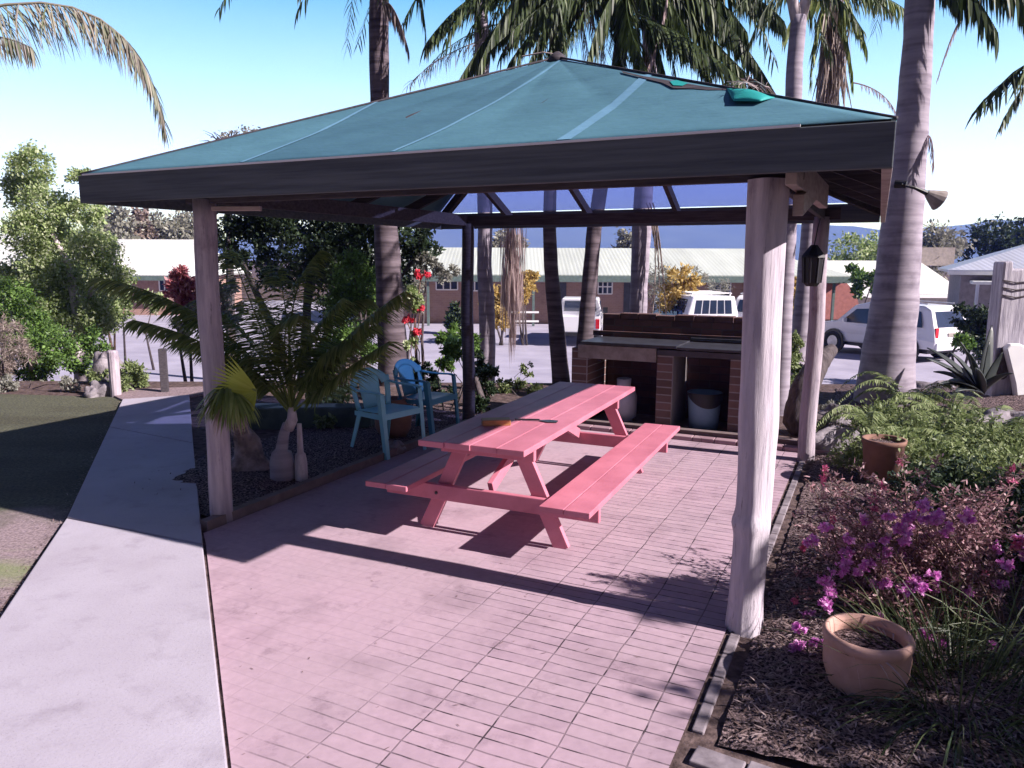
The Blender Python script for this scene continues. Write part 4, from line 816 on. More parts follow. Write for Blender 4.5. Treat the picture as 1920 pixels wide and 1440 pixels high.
# geraniums: four umbels
ge = thing('geranium', g(785, 760), 'tall geranium with red flower heads left of the back left post', 'plant')
for k, (x, y) in enumerate(((790, 513), (788, 580), (762, 600), (785, 622))):
    c_ = at(x, y, 10.2); mb = MB(); mb.leaves([(c_, .085, .085, .04)], 170, .04, .8, .3); mb.build('flower_head', M['fl_red'], ge)
    mb = MB(); mb.tube([at(785, 740, 10.2), at(770+k*8, 660, 10.2), c_], .008, 5); mb.build('stem', M['stem'], ge)
mb = MB(); mb.leaves([(at(770, 560, 10.2), .15, .15, .2), (at(772, 640, 10.2), .12, .12, .15), (at(768, 690, 10.2), .14, .14, .15)], 700, .06, .8, .3); mb.build('foliage', M['lf_lime'], ge)
# golden shrubs in front of the motel
for k, (x, y, r, lab) in enumerate(((940, 560, 28, 'tall golden shrub against the motel wall, left of the white ute'), (985, 530, 18, 'rounded golden bush beside the motel veranda post'), (1270, 535, 34, 'golden shrub above the blue car'), (1490, 545, 22, 'orange-gold shrub seen right of the front right post'))):
    cl = [(x, y, r), (x-r*.4, y+r*.6, r*.8), (x+r*.4, y-r*.5, r*.7), (x, y+r*1.4, r*.7)]
    shrub('golden_shrub', lab, 'shrub', grp(x, 600, 29), cl, 29, 2400, .16, 'lf_gold', group='golden shrubs along the motel front', stems=3)
shrub('dark_shrub', 'dark clipped shrub by the motel wall behind the back left post', 'shrub', grp(850, 600, 33), [(855, 588, 16), (850, 605, 14)], 33, 1200, .2, 'lf_dark', stems=1)
shrub('twiggy_tree', 'twiggy half-bare shrub above the white four-wheel drive', 'shrub', grp(1330, 600, 30), [(1240, 520, 30), (1235, 560, 26), (1350, 540, 24), (1310, 520, 20)], 30, 3000, .14, 'lf_grey', stems=6, stemr=.03, asp=.2)
# background trees
BT = [(220, 425, 40, 'lf_grey', 55, 'hazy grey tree behind the left house roof'), (325, 430, 42, 'lf_grey', 57, 'rounded grey-green tree right of the brown conifer'),
      (1605, 478, 44, 'lf_lime', 60, 'light green tree behind the motel gable'), (1758, 455, 40, 'lf_grey', 58, 'brown-grey tree immediately right of the thickest trunk'), (1870, 450, 46, 'lf_dark', 62, 'dark rounded tree at the right skyline'), (1920, 445, 40, 'lf_dark', 64, 'dark tree cut by the right picture edge'),
      (950, 460, 30, 'lf_grey', 60, 'grey tree behind the motel roof, left'), (1180, 462, 30, 'lf_grey', 66, 'low olive tree behind the motel roof, right')]
for x, y, r, m_, Y, lab in BT:
    shrub('background_tree', lab, 'tree', grp(x, 560, Y), [(x, y, r), (x-r*.6, y+r*.5, r*.7), (x+r*.6, y+r*.4, r*.75), (x, y+r*.9, r*.9)], Y, 4500, .34, m_, group='trees beyond the buildings', stems=2, stemr=.25, dy=1)
shrub('conifer', 'brown pointed conifer behind the left house roof', 'tree', grp(270, 560, 56), [(268, 400, 12), (268, 420, 18), (270, 445, 24), (272, 470, 30)], 56, 3500, .35, 'lf_dry', stems=1, stemr=.3)
shrub('bright_shrub', 'leafy light green bush against the motel gable end', 'shrub', grp(1612, 590, 36), [(1600, 503, 12), (1615, 518, 16), (1632, 540, 14), (1606, 545, 13), (1640, 515, 9)], 36, 1500, .2, 'lf_green', stems=2)
shrub('dark_hedge', 'dark hedge behind the silver timber slab at right', 'hedge', grp(1800, 660, 19), [(1805, 590, 18), (1815, 605, 24), (1840, 605, 30), (1870, 620, 30), (1830, 640, 28), (1855, 650, 30), (1880, 600, 28), (1910, 620, 30)], 19, 9000, .10, 'lf_dark', stems=4)
shrub('fern_clump', 'small bright fern growing in front of the dark hedge', 'fern', grp(1805, 655, 16), [(1800, 640, 14), (1815, 645, 12)], 16, 900, .09, 'lf_green', stems=0)
shrub('leafy_shrub', 'speckled shrub between the two back right trunks', 'shrub', g(1492, 760), [(1490, 640, 14), (1485, 670, 18), (1495, 700, 16), (1480, 720, 16), (1488, 740, 14)], 10.4, 3800, .045, 'lf_fern', stems=3, stemr=.012)
shrub('low_shrub', 'blue-grey low groundcover left of the thickest trunk', 'shrub', g(1575, 775), [(1555, 765, 14), (1580, 763, 14), (1600, 765, 12)], 9.9, 2200, .035, 'lf_grey', stems=0)
# twigs visible over the left part of the roof
for x, y, r, lab in ((405, 258, 16, 'bare twiggy treetop showing over the left roof slope'), ):
    root = thing('bare_tree', grp(420, 640, 20), lab, 'tree'); mb = MB(); b_ = Vector(grp(430, 640, 20))
    mb.tube([b_, at(430, 420, 20), at(425, 300, 20)], [.15, .08, .04], 7)
    for k in range(26):
        a_ = at(425+rnd(-10, 10), 300-rnd(0, 20), 20); e_ = at(420+rnd(-50, 60), 240+rnd(0, 30), 20+rnd(-.5, .5)); mb.tube([a_, a_.lerp(e_, .6)+Z*.1, e_], [.02, .014, .006], 4)
    mb.build('trunk', M['bark'], root)
    mb = MB(); mb.leaves([(at(420, 258, 20), .9, .6, .25)], 260, .09, .5, .3); mb.build('crown', M['lf_grey'], root)

# bollards and rocks by the path end
for k, (x, y0, y1, wpx, m_, lab) in enumerate(((218, 744, 655, 19, 'pole', 'short round timber bollard beside the rocks at the path end'), (310, 738, 652, 13, 'beam', 'dark square timber bollard right of the path end'))):
    b_ = g(x, y0); mb = MB(); h_ = (y0-y1)/F*b_.y
    if k == 0: mb.tube([b_-Z*.1, b_+Z*(h_-.02), b_+Z*h_], [wpx/F*b_.y/2, wpx/F*b_.y/2, wpx/F*b_.y/2*.8], 14, jit=.02)
    else: mb.box(b_, .10, .10, h_, .3)
    tagp(mb.build('bollard', M[m_], bevel=.006, smooth=False), lab, 'bollard', 'bollards at the end of the path')
def rock(p, sx, sy, sz, lab, m='rock', group=None):
    mb = MB(); N_ = 14
    def fn(a, b):
        th_ = a*2*PI; ph = b*PI; n_ = 1+.16*math.sin(3*th_+p[0]*7)*math.sin(ph*2)+.12*math.sin(5*ph+th_*2+p[1])
        return Vector(p)+Vector((sx*math.sin(ph)*math.cos(th_)*n_, sy*math.sin(ph)*math.sin(th_)*n_, sz*(.45+math.cos(ph))*n_))
    mb.grid(fn, N_*2, N_); return tagp(mb.build('rock', M[m], smooth=True), lab, 'rock', group)
rock(g(192, 742), .16, .13, .14, 'pointed grey rock leaning by the timber bollard', group='garden rocks')
rock(g(172, 745), .09, .09, .10, 'small rock left of the pointed rock by the bollard', group='garden rocks')
rock(grp(200, 690, 11.6, 0), .26, .22, .30, 'grey weathered boulder behind the timber bollard', group='garden rocks')
rock(g(1568, 800), .22, .18, .16, 'pale grey rock at the garden edge left of the thickest trunk', group='garden rocks')
rock(g(1565, 848), .34, .2, .16, 'dark mossy rock nearest the brown pot', group='garden rocks')
rock(g(1890, 812, .2), .5, .3, .14, 'long grey speckled rock at the right edge above the flower bush', group='garden rocks')
rock(g(1755, 735), .36, .3, .10, 'flat pale rock under the agave leaves', group='garden rocks')
rock(g(800, 860, 0)+Vector((-.35, .2, 0)), .12, .1, .08, 'small dark stone under the blue chairs', group='garden rocks')
# low garden wall behind chair area
mb = MB(); mb.beam(g(460, 800), g(700, 800), .3, .5); 
tagp(mb.build('sleeper_wall', mat('mossy_sleeper', (.09, .12, .11), (.05, .07, .065), 5, rough=.9, bd=.01), bevel=.02), 'low mossy green sleeper wall behind the twin-based palm', 'low wall')

# ------------------------------------------------------------------ right garden
# silver timber slab with rounded holes
sp = g(1925, 775)
sb = thing('timber_slab', sp, 'upright silver-grey weathered timber slab at the right edge', 'timber slab')
def sl_(px, py, Y=9.6): return at(px, py, Y)
mb = MB(); mb.prism([sl_(1856, 772), sl_(1862, 700), sl_(1872, 600), sl_(1884, 491), sl_(1900, 489), sl_(1901, 505), sl_(1990, 500), sl_(1995, 775)], (.03, .28, 0)); mb.build('slab', M['slab'], sb, bevel=.02)
mb = MB()
for k in range(3): mb.tube([sl_(1880, 525+14*k, 9.59), sl_(1905, 530+14*k, 9.585), sl_(1940, 527+12*k, 9.59)], .008, 6)
mb.build('carved_groove', M['bark'], sb)
mb = MB(); mb.prism([sl_(1887, 655, 9.45), sl_(1895, 645, 9.45), sl_(1915, 645, 9.45), sl_(1940, 660, 9.45), sl_(1960, 790, 9.45), sl_(1912, 795, 9.45), sl_(1903, 720, 9.45)], (.02, .12, 0)); mb.build('pale_offcut', M['white'], sb, bevel=.02)
mb = MB(); mb.lathe((0, 0, 0), [(0, 0), (.10, 0), (.10, .01), (0, .012)], 18, sy=2.2); R = Matrix.Rotation(PI/2, 3, 'X'); mb.v = [tuple(R@Vector(p)+sl_(1882, 680, 9.57)) for p in mb.v]; mb.build('knot', M['bark'], sb)
# agave
ag = thing('agave', g(1845, 760), 'dark spiky agave in front of the silver timber slab', 'agave')
c_ = at(1838, 738, 9.0)
for (x, y, dy) in ((1735, 672, -.3), (1750, 697, -.1), (1780, 660, .1), (1738, 652, .3), (1760, 720, -.3), (1800, 640, -.2), (1860, 610, .2), (1815, 660, -.5), (1880, 660, -.2), (1790, 735, -.4), (1830, 690, -.6), (1855, 640, -.1), (1900, 700, -.4), (1775, 715, -.5)):
    mb = MB(); e_ = at(x, y, 9.0+dy); m_ = c_.lerp(e_, .55)+Z*.10; pts = [bez(c_, m_, e_, t) for t in np.linspace(0, 1, 9)]
    d = (e_-c_).normalized(); s_ = d.cross(Vector((.2, -.5, 1))).normalized()
    vs = []
    for i, p in enumerate(pts):
        t = i/8; w_ = .075*(1-t)**.7*(.6+1.2*min(t*2, .6)); up_ = s_.cross(d)*.35*w_; vs += [p-s_*w_+up_, p-up_*.3, p+s_*w_+up_]
    mb.add(vs, [(3*i+j, 3*i+j+1, 3*i+3+j+1, 3*i+3+j) for i in range(8) for j in (0, 1)]); mb.build('leaf', M['agave'], ag, smooth=True, solid=.012)
# fern bank
def strappy(name, label, cat, base, n, ln, wd, m, spread=.9, rad_=.25, droop=1.1, group=None, up=1.0):
    root = thing(name, base, label, cat, group); mb = MB(); b_ = Vector(base)
    for k in range(n):
        a_ = rnd(0, 2*PI); r_ = rad_*math.sqrt(rnd(0, 1)); sp_ = rnd(.15, spread)
        mb.blade(b_+Vector((r_*math.cos(a_), r_*math.sin(a_), 0)), (math.cos(a_)*sp_, math.sin(a_)*sp_, up), ln*rnd(.55, 1.1), wd, droop*rnd(.6, 1.5), 6)
    mb.build('foliage', M[m], root); return root
def fernc(base, n, ln, label, m='lf_fern', group='ferns on the right garden bank'):
    root = thing('fern', base, label, 'fern', group)
    for k in range(n):
        a_ = 2*PI*k/n+rnd(-.3, .3); d = Vector((math.cos(a_), math.sin(a_), 0)); l_ = ln*rnd(.7, 1.15); b_ = Vector(base)
        frond(root, b_, b_+d*l_*.6+Z*l_*rnd(.7, 1.1), b_+d*l_*1.4+Z*l_*rnd(-.05, .3), 44, .19, .024, .15, m, rz=.006, start=.1, jit=.2, tipf=.2, seg=2)
    return root
FN = [(1640, 820, 11, .55, 'fern spilling over the brown pot'), (1700, 770, 12, .62, 'yellow-green fern at the foot of the thickest trunk'), (1780, 800, 12, .65, 'large fern in the middle of the right bank'), (1860, 830, 11, .6, 'fern below the silver timber slab'),
      (1720, 850, 11, .55, 'low fern right of the brown pot'), (1820, 860, 10, .5, 'fern just above the purple flower bush'), (1905, 850, 9, .5, 'fern at the right picture edge')]
for x, y, n_, l_, lab in FN: fernc(tuple(g(x, y, .12)), n_, l_, lab)
root = thing('bank_shrub', tuple(g(1760, 850, .1)), 'dense grey-green shrubbery covering the right garden bank', 'shrub')
mb = MB(); cl = [(g(x, y, .2), .38, .32, .24) for x, y in ((1640, 800), (1700, 800), (1760, 830), (1820, 820), (1880, 850), (1700, 860), (1780, 880), (1850, 890), (1910, 880), (1650, 850))]
mb.leaves(cl, 15000, .05, .35, .5); mb.build('foliage', M['lf_fern'], root)
root = thing('dark_shrub', tuple(g(1850, 960, .1)), 'dark shaded shrub behind the purple flower bush', 'shrub')
mb = MB(); cl = [(g(x, y, .2), .34, .3, .26) for x, y in ((1720, 930), (1790, 930), (1860, 940), (1920, 960), (1760, 990), (1840, 1010), (1920, 1030))]
mb.leaves(cl, 12000, .045, .45, .5); mb.build('foliage', M['lf_dark'], root)
mb = MB(); mb.blade(g(1700, 790, .2), (-.35, 0, 1), .5, .05, .3, 5)
# pots
pp = g(1618, 1300); r_ = .185
pot = thing('terracotta_pot', pp, 'large round terracotta pot in the foreground flower bed', 'plant pot')
mb = MB(); mb.lathe(pp, [(0, 0), (.125, 0), (.15, .05), (.175, .13), (.18, .20), (.175, .245), (.183, .255), (.187, .275), (.178, .295), (.162, .295), (.155, .26), (.153, .23)], 40); mb.build('bowl', M['terra'], pot, smooth=True)
mb = MB(); mb.lathe(pp, [(0, .235), (.10, .24), (.155, .23)], 24); mb.build('potting_soil', M['mulch'], pot)
for k in range(9):
    a_ = rnd(0, 2*PI); mb = MB(); mb.blade(pp+Vector((.12*math.cos(a_), .12*math.sin(a_), .25)), (math.cos(a_+1), math.sin(a_+1), .5), rnd(.15, .32), .014, 1.6, 5); mb.build('dry_stalk', M['lf_pinkdry'], pot)
pp2 = g(1650, 912)
pot2 = thing('clay_pot', pp2, 'tapered brown clay pot under the ferns on the right', 'plant pot')
mb = MB(); mb.lathe(pp2, [(0, 0), (.125, 0), (.165, .38), (.175, .385), (.178, .42), (.155, .42), (.15, .36)], 32); mb.build('bowl', M['clay'], pot2, smooth=True)
mb = MB(); mb.lathe(pp2, [(0, .39), (.152, .38)], 20); mb.build('potting_soil', M['mulch'], pot2)
# purple flower bush
fbp = g(1720, 1190)
fb = thing('flower_bush', fbp, 'sprawling bush with pink twigs and purple flower clusters on the right', 'bush')
stemb = MB(); leafb = MB(); tips = []
for k in range(210):
    x = random.choice([random.gauss(1600, 60), random.gauss(1650, 80), random.gauss(1830, 100), random.gauss(1730, 110)]); y = 1190-abs(random.gauss(0, 1))*135-20
    if k > 150: y = 1000-abs(random.gauss(0, 1))*70; x = random.gauss(1720, 120)
    if k < 16: x, y = ((1545, 880), (1600, 870), (1690, 850), (1640, 930), (1900, 880), (1880, 930), (1500, 1130), (1520, 1100), (1480, 1140), (1790, 960), (1560, 960), (1700, 920), (1830, 980), (1850, 1060), (1910, 1010), (1580, 1010))[k]
    Yt = rnd(3.55, 4.75); e_ = at(min(max(x, 1490), 2050), max(y, 850), Yt); e_.z = max(e_.z, .12)
    b_ = fbp+Vector((rnd(-.25, .4), rnd(-.2, .35), 0)); m_ = b_.lerp(e_, .55)+Z*rnd(.12, .28); pts = [bez(b_, m_, e_, t) for t in np.linspace(0, 1, 8)]
    stemb.tube(pts, [.007*(1-.8*t) for t in np.linspace(0, 1, 8)], 4)
    for j in range(110):
        t = rnd(.2, 1.); p = bez(b_, m_, e_, t)+Vector((rnd(-.03, .03), rnd(-.03, .03), rnd(-.03, .03)))*(1.2-t*.4)
        leafb.blade(p, (rnd(-1, 1), rnd(-1, 1), rnd(-.3, 1)), rnd(.02, .04), rnd(.012, .02), .3, 2)
    tips.append(e_)
stemb.build('stem', M['stem'], fb); leafb.build('foliage', M['lf_bush'], fb)
FLW = [(1628, 1025), (1590, 1040), (1575, 1075), (1610, 1070), (1555, 1110), (1548, 1130), (1555, 1092), (1690, 1040), (1720, 1085), (1700, 1080), (1645, 1095), (1650, 1050), (1685, 990), (1690, 1000), (1820, 965), (1815, 970), (1590, 1010), (1865, 1030), (1885, 1055), (1650, 1160), (1740, 1190), (1510, 1155), (1815, 1115), (1705, 970), (1500, 1245), (1520, 1240), (1870, 1090), (1770, 1240), (1845, 1280), (1910, 1010), (1665, 1010), (1625, 1055), (1700, 1010), (1760, 1000)]
for _ in range(34):
    x_, y_ = random.choice(FLW); FLW.append((x_+random.gauss(0, 30), y_+random.gauss(0, 22)))
for k, (x, y) in enumerate(FLW):
    c_ = at(x, y, rnd(3.5, 3.8) if y < 1170 else 3.4); c_.z = max(c_.z, .06); r_ = rnd(.028, .05); mb = MB(); mb.leaves([(c_, r_, r_, r_*.8)], 100, .02, .8, .2); mb.build('flower_cluster', M['fl_purple'], fb)
for k in range(30):
    e_ = random.choice(tips[:16] if k < 20 else tips); mb = MB(); mb.leaves([(e_-Z*rnd(0, .06), .02, .02, .03)], 40, .016, .6, .2); mb.build('pink_bud_cluster', M['fl_pink'], fb)
# strappy grasses lower right
strappy('grass_clump', 'dark strap-leaved grass clump at the bottom right corner', 'grass clump', tuple(g(1800, 1330)), 420, .62, .010, 'grass', rad_=.3, droop=1.5, spread=1.3)
strappy('grass_clump', 'wispy dark grass right of the terracotta pot', 'grass clump', tuple(g(1730, 1240)), 200, .5, .008, 'grass', rad_=.15, droop=1.4, spread=1.2)
strappy('grass_clump', 'dark grass clump cut by the right picture edge', 'grass clump', tuple(g(1940, 1230)), 260, .6, .010, 'grass', rad_=.3, droop=1.4, spread=1.2)
# leaf litter on the beds
mb = MB()
for k in range(9500):
    u = 3.8+abs(random.gauss(0, 1.1)); v = rnd(-1., 4.5) if k % 2 else rnd(-1., .8); p = gz(u, v, bedh(u, v)+.012); mb.blade(p, (rnd(-1, 1), rnd(-1, 1), rnd(-.1, .35)), rnd(.02, .06), rnd(.006, .016), .2, 2, nrm=Vector((rnd(-.3, .3), rnd(-.3, .3), 1)))
for k in range(700):     # crumbs of soil and leaf along the path edge
    t_ = rnd(0, 1); e_ = (A0.lerp(A1, t_) if k % 2 else A1.lerp(A3, t_)); p = Vector((e_.x-abs(random.gauss(0, .05))-.02, e_.y, .012)); mb.blade(p, (rnd(-1, 1), rnd(-1, 1), rnd(0, .3)), rnd(.01, .035), .008, .2, 2, nrm=Z)
for k in range(1800):
    p = gz(rnd(-1.5, 0), rnd(.1, 4.2), .04); mb.blade(p, (rnd(-1, 1), rnd(-1, 1), rnd(0, .4)), rnd(.02, .06), rnd(.006, .016), .2, 2, nrm=Vector((rnd(-.3, .3), rnd(-.3, .3), 1)))
o = mb.build('leaf_litter', leafmat('litter', [(.07, .045, .04), (.20, .14, .13), (.38, .30, .30)], .1)); tagp(o, 'dry leaf litter scattered over the garden beds', 'leaf litter', kind='stuff')
# fallen bits on the paving
mb = MB()
for k in range(160):
    p = gz(rnd(.2, 3.5), rnd(-2.4, 3.9), .014); mb.blade(p, (rnd(-1, 1), rnd(-1, 1), .05), rnd(.01, .035), .006, .1, 2, nrm=Z)
o = mb.build('paving_litter', leafmat('litter2', [(.10, .06, .05), (.22, .14, .12)], .1)); tagp(o, 'tiny dry leaves scattered on the brick paving', 'leaf litter', kind='stuff')
# tree outside the right edge of the picture that shades the bed
shr = thing('shade_tree', (7.2, .6, 0), 'leafy tree outside the right edge shading the flower bed', 'tree')
mb = MB(); mb.leaves([((7.0, .50, 3.3), .9, .5, .7), ((6.6, 1.9, 2.3), .9, .8, .8), ((7.4, -.1, 3.0), .9, .55, .8), ((7.6, 2.6, 2.6), 1.1, .9, .8), ((6.9, .5, 2.0), .9, .9, .7), ((8.6, .2, 3.9), .8, .5, .6), ((7.2, 1.15, 4.4), .32, .26, .2), ((6.2, .35, 2.4), .8, .6, .8), ((6.6, 1.2, 1.5), .9, .9, .7), ((5.6, .5, 1.2), .6, .5, .5)], 34000, .13, .4, .3); mb.build('crown', M['lf_green'], shr)
mb = MB(); mb.tube([(7.3, .9, -.1), (7.1, .9, 1.5), (7., .8, 3.)], [.16, .12, .06], 10); mb.build('trunk', M['bark'], shr)

# ------------------------------------------------------------------ buildings
def bldg(label): return None
def wall_box(root, name, p0, p1, depth, z0, z1, m):
    p0, p1 = Vector(p0), Vector(p1); p0.z = p1.z = 0; d = (p1-p0).normalized(); n_ = Vector((-d.y, d.x, 0)); mb = MB()
    mb.prism([p0+Z*z0, p1+Z*z0, p1+n_*depth+Z*z0, p0+n_*depth+Z*z0], (0, 0, z1-z0)); return mb.build(name, m, root)
YM = 39.
k_ = YM/F
mo = thing('motel_building', tuple(at(1200, 606, YM)), 'long low brick motel with pale metal roof across the car park', 'building')
xl, xr = at(690, 515, YM).x, at(1585, 515, YM).x; ze = at(1200, 516, YM).z; zg = -1.35
wall_box(mo, 'wall', (xl, YM, 0), (at(1400, 515, YM).x, YM, 0), 8, zg, ze, M['wallm'])
wall_box(mo, 'wall', (at(1400, 515, YM).x+.003, YM-.6, 0), (xr-.3, YM-.6, 0), 8.6, zg, ze, M['wallm'])
zr = at(1200, 467, YM+4.5).z
mb = MB(); xa, xb = xl-1, at(1592, 515, YM-1.2).x; ya, yb, yr = YM-1.6, YM+9.5, YM+4.
xr2 = xb-3.0
mb.add([(xa, ya, ze), (xb, ya, ze), (xr2, yr, zr), (xa, yr, zr), (xb, yb, ze), (xa, yb, ze)], [(0, 1, 2, 3), (1, 4, 2), (4, 5, 3, 2)]); mb.build('roof', M['roofg'], mo, solid=.08)
mb = MB(); mb.beam((xa, ya-.03, ze-.16), (xb, ya-.03, ze-.16), .06, .30); mb.build('gutter', M['teal'], mo)
mb = MB(); mb.prism([(xa, ya+.05, ze-.33), (xb-.1, ya+.05, ze-.33), (xb-.1, YM, ze-.33), (xa, YM, ze-.33)], (0, 0, .04)); mb.build('soffit', M['wallc'], mo)
def win(px0, px1, py0, py1, Y, root, nx=2, ny=1, fm='white', gm='glass'):
    a_, b_ = at(px0, py1, Y), at(px1, py0, Y); y = Y-.03; fr = MB(); w_ = .06
    x0, x1, z0, z1 = a_.x, b_.x, a_.z, b_.z
    for k in range(nx+1): x = x0+(x1-x0)*k/nx; fr.beam((x, y, z0), (x, y, z1), w_, w_, up=(0, 1, 0))
    for k in range(ny+1): zz = z0+(z1-z0)*k/ny; fr.beam((x0, y-.003, zz), (x1, y-.003, zz), w_, w_)
    o = fr.build('window', M[fm], root)
    mb = MB(); mb.add([(x0, y+.01, z0), (x1, y+.01, z0), (x1, y+.01, z1), (x0, y+.01, z1)], [(0, 1, 2, 3)]); mb.build('pane', M[gm], o)
win(818, 858, 519, 543, YM, mo, 3, 1); win(1121, 1148, 524, 551, YM, mo, 3, 2); win(720, 745, 525, 545, YM, mo, 2, 1); win(880, 900, 525, 545, YM, mo, 2, 1); win(1330, 1370, 527, 560, YM, mo, 2, 2); win(1270, 1290, 527, 560, YM, mo, 1, 1)
for a_, b_ in ((1046, 1062), (1168, 1182)):
    p, q = at(a_, 603, YM), at(b_, 528, YM); mb = MB(); mb.add([(p.x, YM-.03, p.z), (q.x, YM-.03, p.z), (q.x, YM-.03, q.z), (p.x, YM-.03, q.z)], [(0, 1, 2, 3)]); mb.prism([(p.x, YM-.05, p.z), (q.x, YM-.05, p.z), (q.x, YM-.05, q.z), (p.x, YM-.05, q.z)], (0, .04, 0)); mb.v = mb.v[4:]; mb.f = [tuple(i-4 for i in f) for f in mb.f[1:]]; mb.build('door', M['walld'], mo)
for x in (690, 803, 1000, 1250, 1420, 1560):
    p = at(x, 600, YM-1.5); mb = MB(); mb.beam((p.x, YM-1.45, zg), (p.x, YM-1.45, ze-.3), .12, .12, up=(0, 1, 0)); mb.build('veranda_post', M['teal'], mo)
p0, p1 = at(955, 612, YM-1.5), at(1010, 612, YM-1.5); mb = MB()
for dz in (.25, .7): mb.beam((p0.x, YM-1.5, zg+dz), (p1.x, YM-1.5, zg+dz), .07, .09)
mb.build('veranda_rail', M['white'], mo)
mb = MB(); pc = at(1567, 527, YM-.62)
mb.prism([(pc.x+1.35*math.cos(t), YM-.66, at(0, 558, YM).z-.9+2.0*math.sin(t)) for t in np.linspace(0, PI, 12)], (0, .04, 0)); mb.build('arched_opening', mat('pink_render', (.40, .16, .15), rough=.9), mo)
# left house
YL = 44.
hl = thing('left_house', tuple(at(280, 570, YL)), 'house with a bright white roof behind the left shrubs', 'building')
a_, b_ = at(150, 516, YL), at(372, 516, YL)
wall_box(hl, 'wall', (a_.x+.5, YL, 0), (b_.x-.4, YL, 0), 8, zg, a_.z, mat('tan_brick', (.38, .24, .21), rough=.9))
mb = MB(); zr = at(250, 450, YL+4).z; mb.add([(a_.x, YL-1, a_.z), (b_.x, YL-1, a_.z), (b_.x-1.7, YL+4, zr), (a_.x, YL+4, zr), (b_.x, YL+9, a_.z), (a_.x, YL+9, a_.z)], [(0, 1, 2, 3), (1, 4, 2), (4, 5, 3, 2)]); mb.build('roof', M['roofw'], hl, solid=.08)
mb = MB(); mb.beam((a_.x, YL-1.04, a_.z-.13), (b_.x, YL-1.04, a_.z-.13), .06, .26); mb.build('gutter', M['teal'], hl)
win(300, 318, 524, 545, YL, hl, 2, 1)
hf = thing('far_left_house', tuple(at(-20, 600, 32)), 'dark clad building with a pale roof at the far left edge', 'building')
a_, b_ = at(-260, 505, 32), at(36, 505, 32)
wall_box(hf, 'wall', (a_.x, 32, 0), (b_.x-.3, 32, 0), 6, zg, a_.z, M['walld'])
mb = MB(); zr = at(0, 440, 36).z; mb.add([(a_.x, 31.3, a_.z), (b_.x, 31.3, a_.z), (b_.x+2, 36, zr), (a_.x, 36, zr), (b_.x, 40, a_.z), (a_.x, 40, a_.z)], [(0, 1, 2, 3), (1, 4, 2), (4, 5, 3, 2)]); mb.build('roof', M['roofw'], hf, solid=.06)
mb = MB(); q = at(0, 571, 31.9); mb.beam((a_.x, 31.85, q.z), (b_.x-.6, 31.85, q.z), .3, .14); mb.build('awning', M['roofw'], hf)
# middle right white-roofed hall
hm = thing('white_roof_hall', tuple(at(1730, 560, 50)), 'long low hall with a white roof right of the thickest trunk', 'building')
a_, b_ = at(1560, 552, 50), at(1815, 552, 50)
wall_box(hm, 'wall', (a_.x, 50.6, 0), (b_.x-.5, 50.6, 0), 8, zg, a_.z, M['wallc'])
mb = MB(); zr = at(1700, 490, 55).z; mb.add([(a_.x, 50, a_.z), (b_.x, 50, a_.z), (b_.x-.8, 55, zr), (a_.x, 55, zr), (b_.x, 60, a_.z), (a_.x, 60, a_.z)], [(0, 1, 2, 3), (1, 4, 2), (4, 5, 3, 2)]); mb.build('roof', M['roofw'], hm, solid=.08)
p = at(1765, 478, 54.5); mb = MB(); mb.box((p.x, 56, zr-.3), 2.8, 1.5, 1.3); mb.build('rooftop_box', mat('brown_box', (.3, .26, .25), rough=.9), hm)
mb = MB(); mb.beam((a_.x, 49.95, a_.z-.1), (b_.x, 49.95, a_.z-.1), .08, .2); mb.build('gutter', M['white'], hm)
# right house
YR = 30.
hr = thing('right_house', tuple(at(1870, 620, YR)), 'grey house with blue-grey gable roof at the right edge', 'building')
HA = math.radians(-27); HU = Vector((math.cos(HA), math.sin(HA), 0)); HV = Vector((-math.sin(HA), math.cos(HA), 0))
a_ = at(1803, 508, YR); a0 = Vector((a_.x, a_.y, 0)); ez = a_.z
wall_box(hr, 'wall', a0, a0+HU*10, 8, zg, ez+.02, mat('mauve_wall', (.30, .27, .30), rough=.9))
def hp(u, v, z): return a0+HU*u+HV*v+Z*z
rz_ = at(2000, 430, YR).z
mb = MB(); mb.add([hp(-.5, -.7, ez), hp(11, -.7, ez), hp(11, 4, rz_), hp(4.2, 4, rz_), hp(-.5, 8.7, ez)], [(0, 1, 2, 3), (0, 3, 4)]); mb.build('roof', M['roofb'], hr, solid=.10)
mb = MB(); mb.beam(hp(-.5, -.72, ez-.07), hp(11, -.72, ez-.07), .08, .14); mb.build('gutter', M['white'], hr)
mb = MB(); mb.beam(hp(.3, -.78, ez-.42), hp(10, -.78, ez-.42), 1.5, .12); mb.build('awning', M['roofw'], hr, bevel=.02)
mb = MB(); mb.tube([hp(.5, -1.2, ez-.45), hp(.5, -1.2, zg)], .06, 8); mb.build('downpipe', M['roofb'], hr)
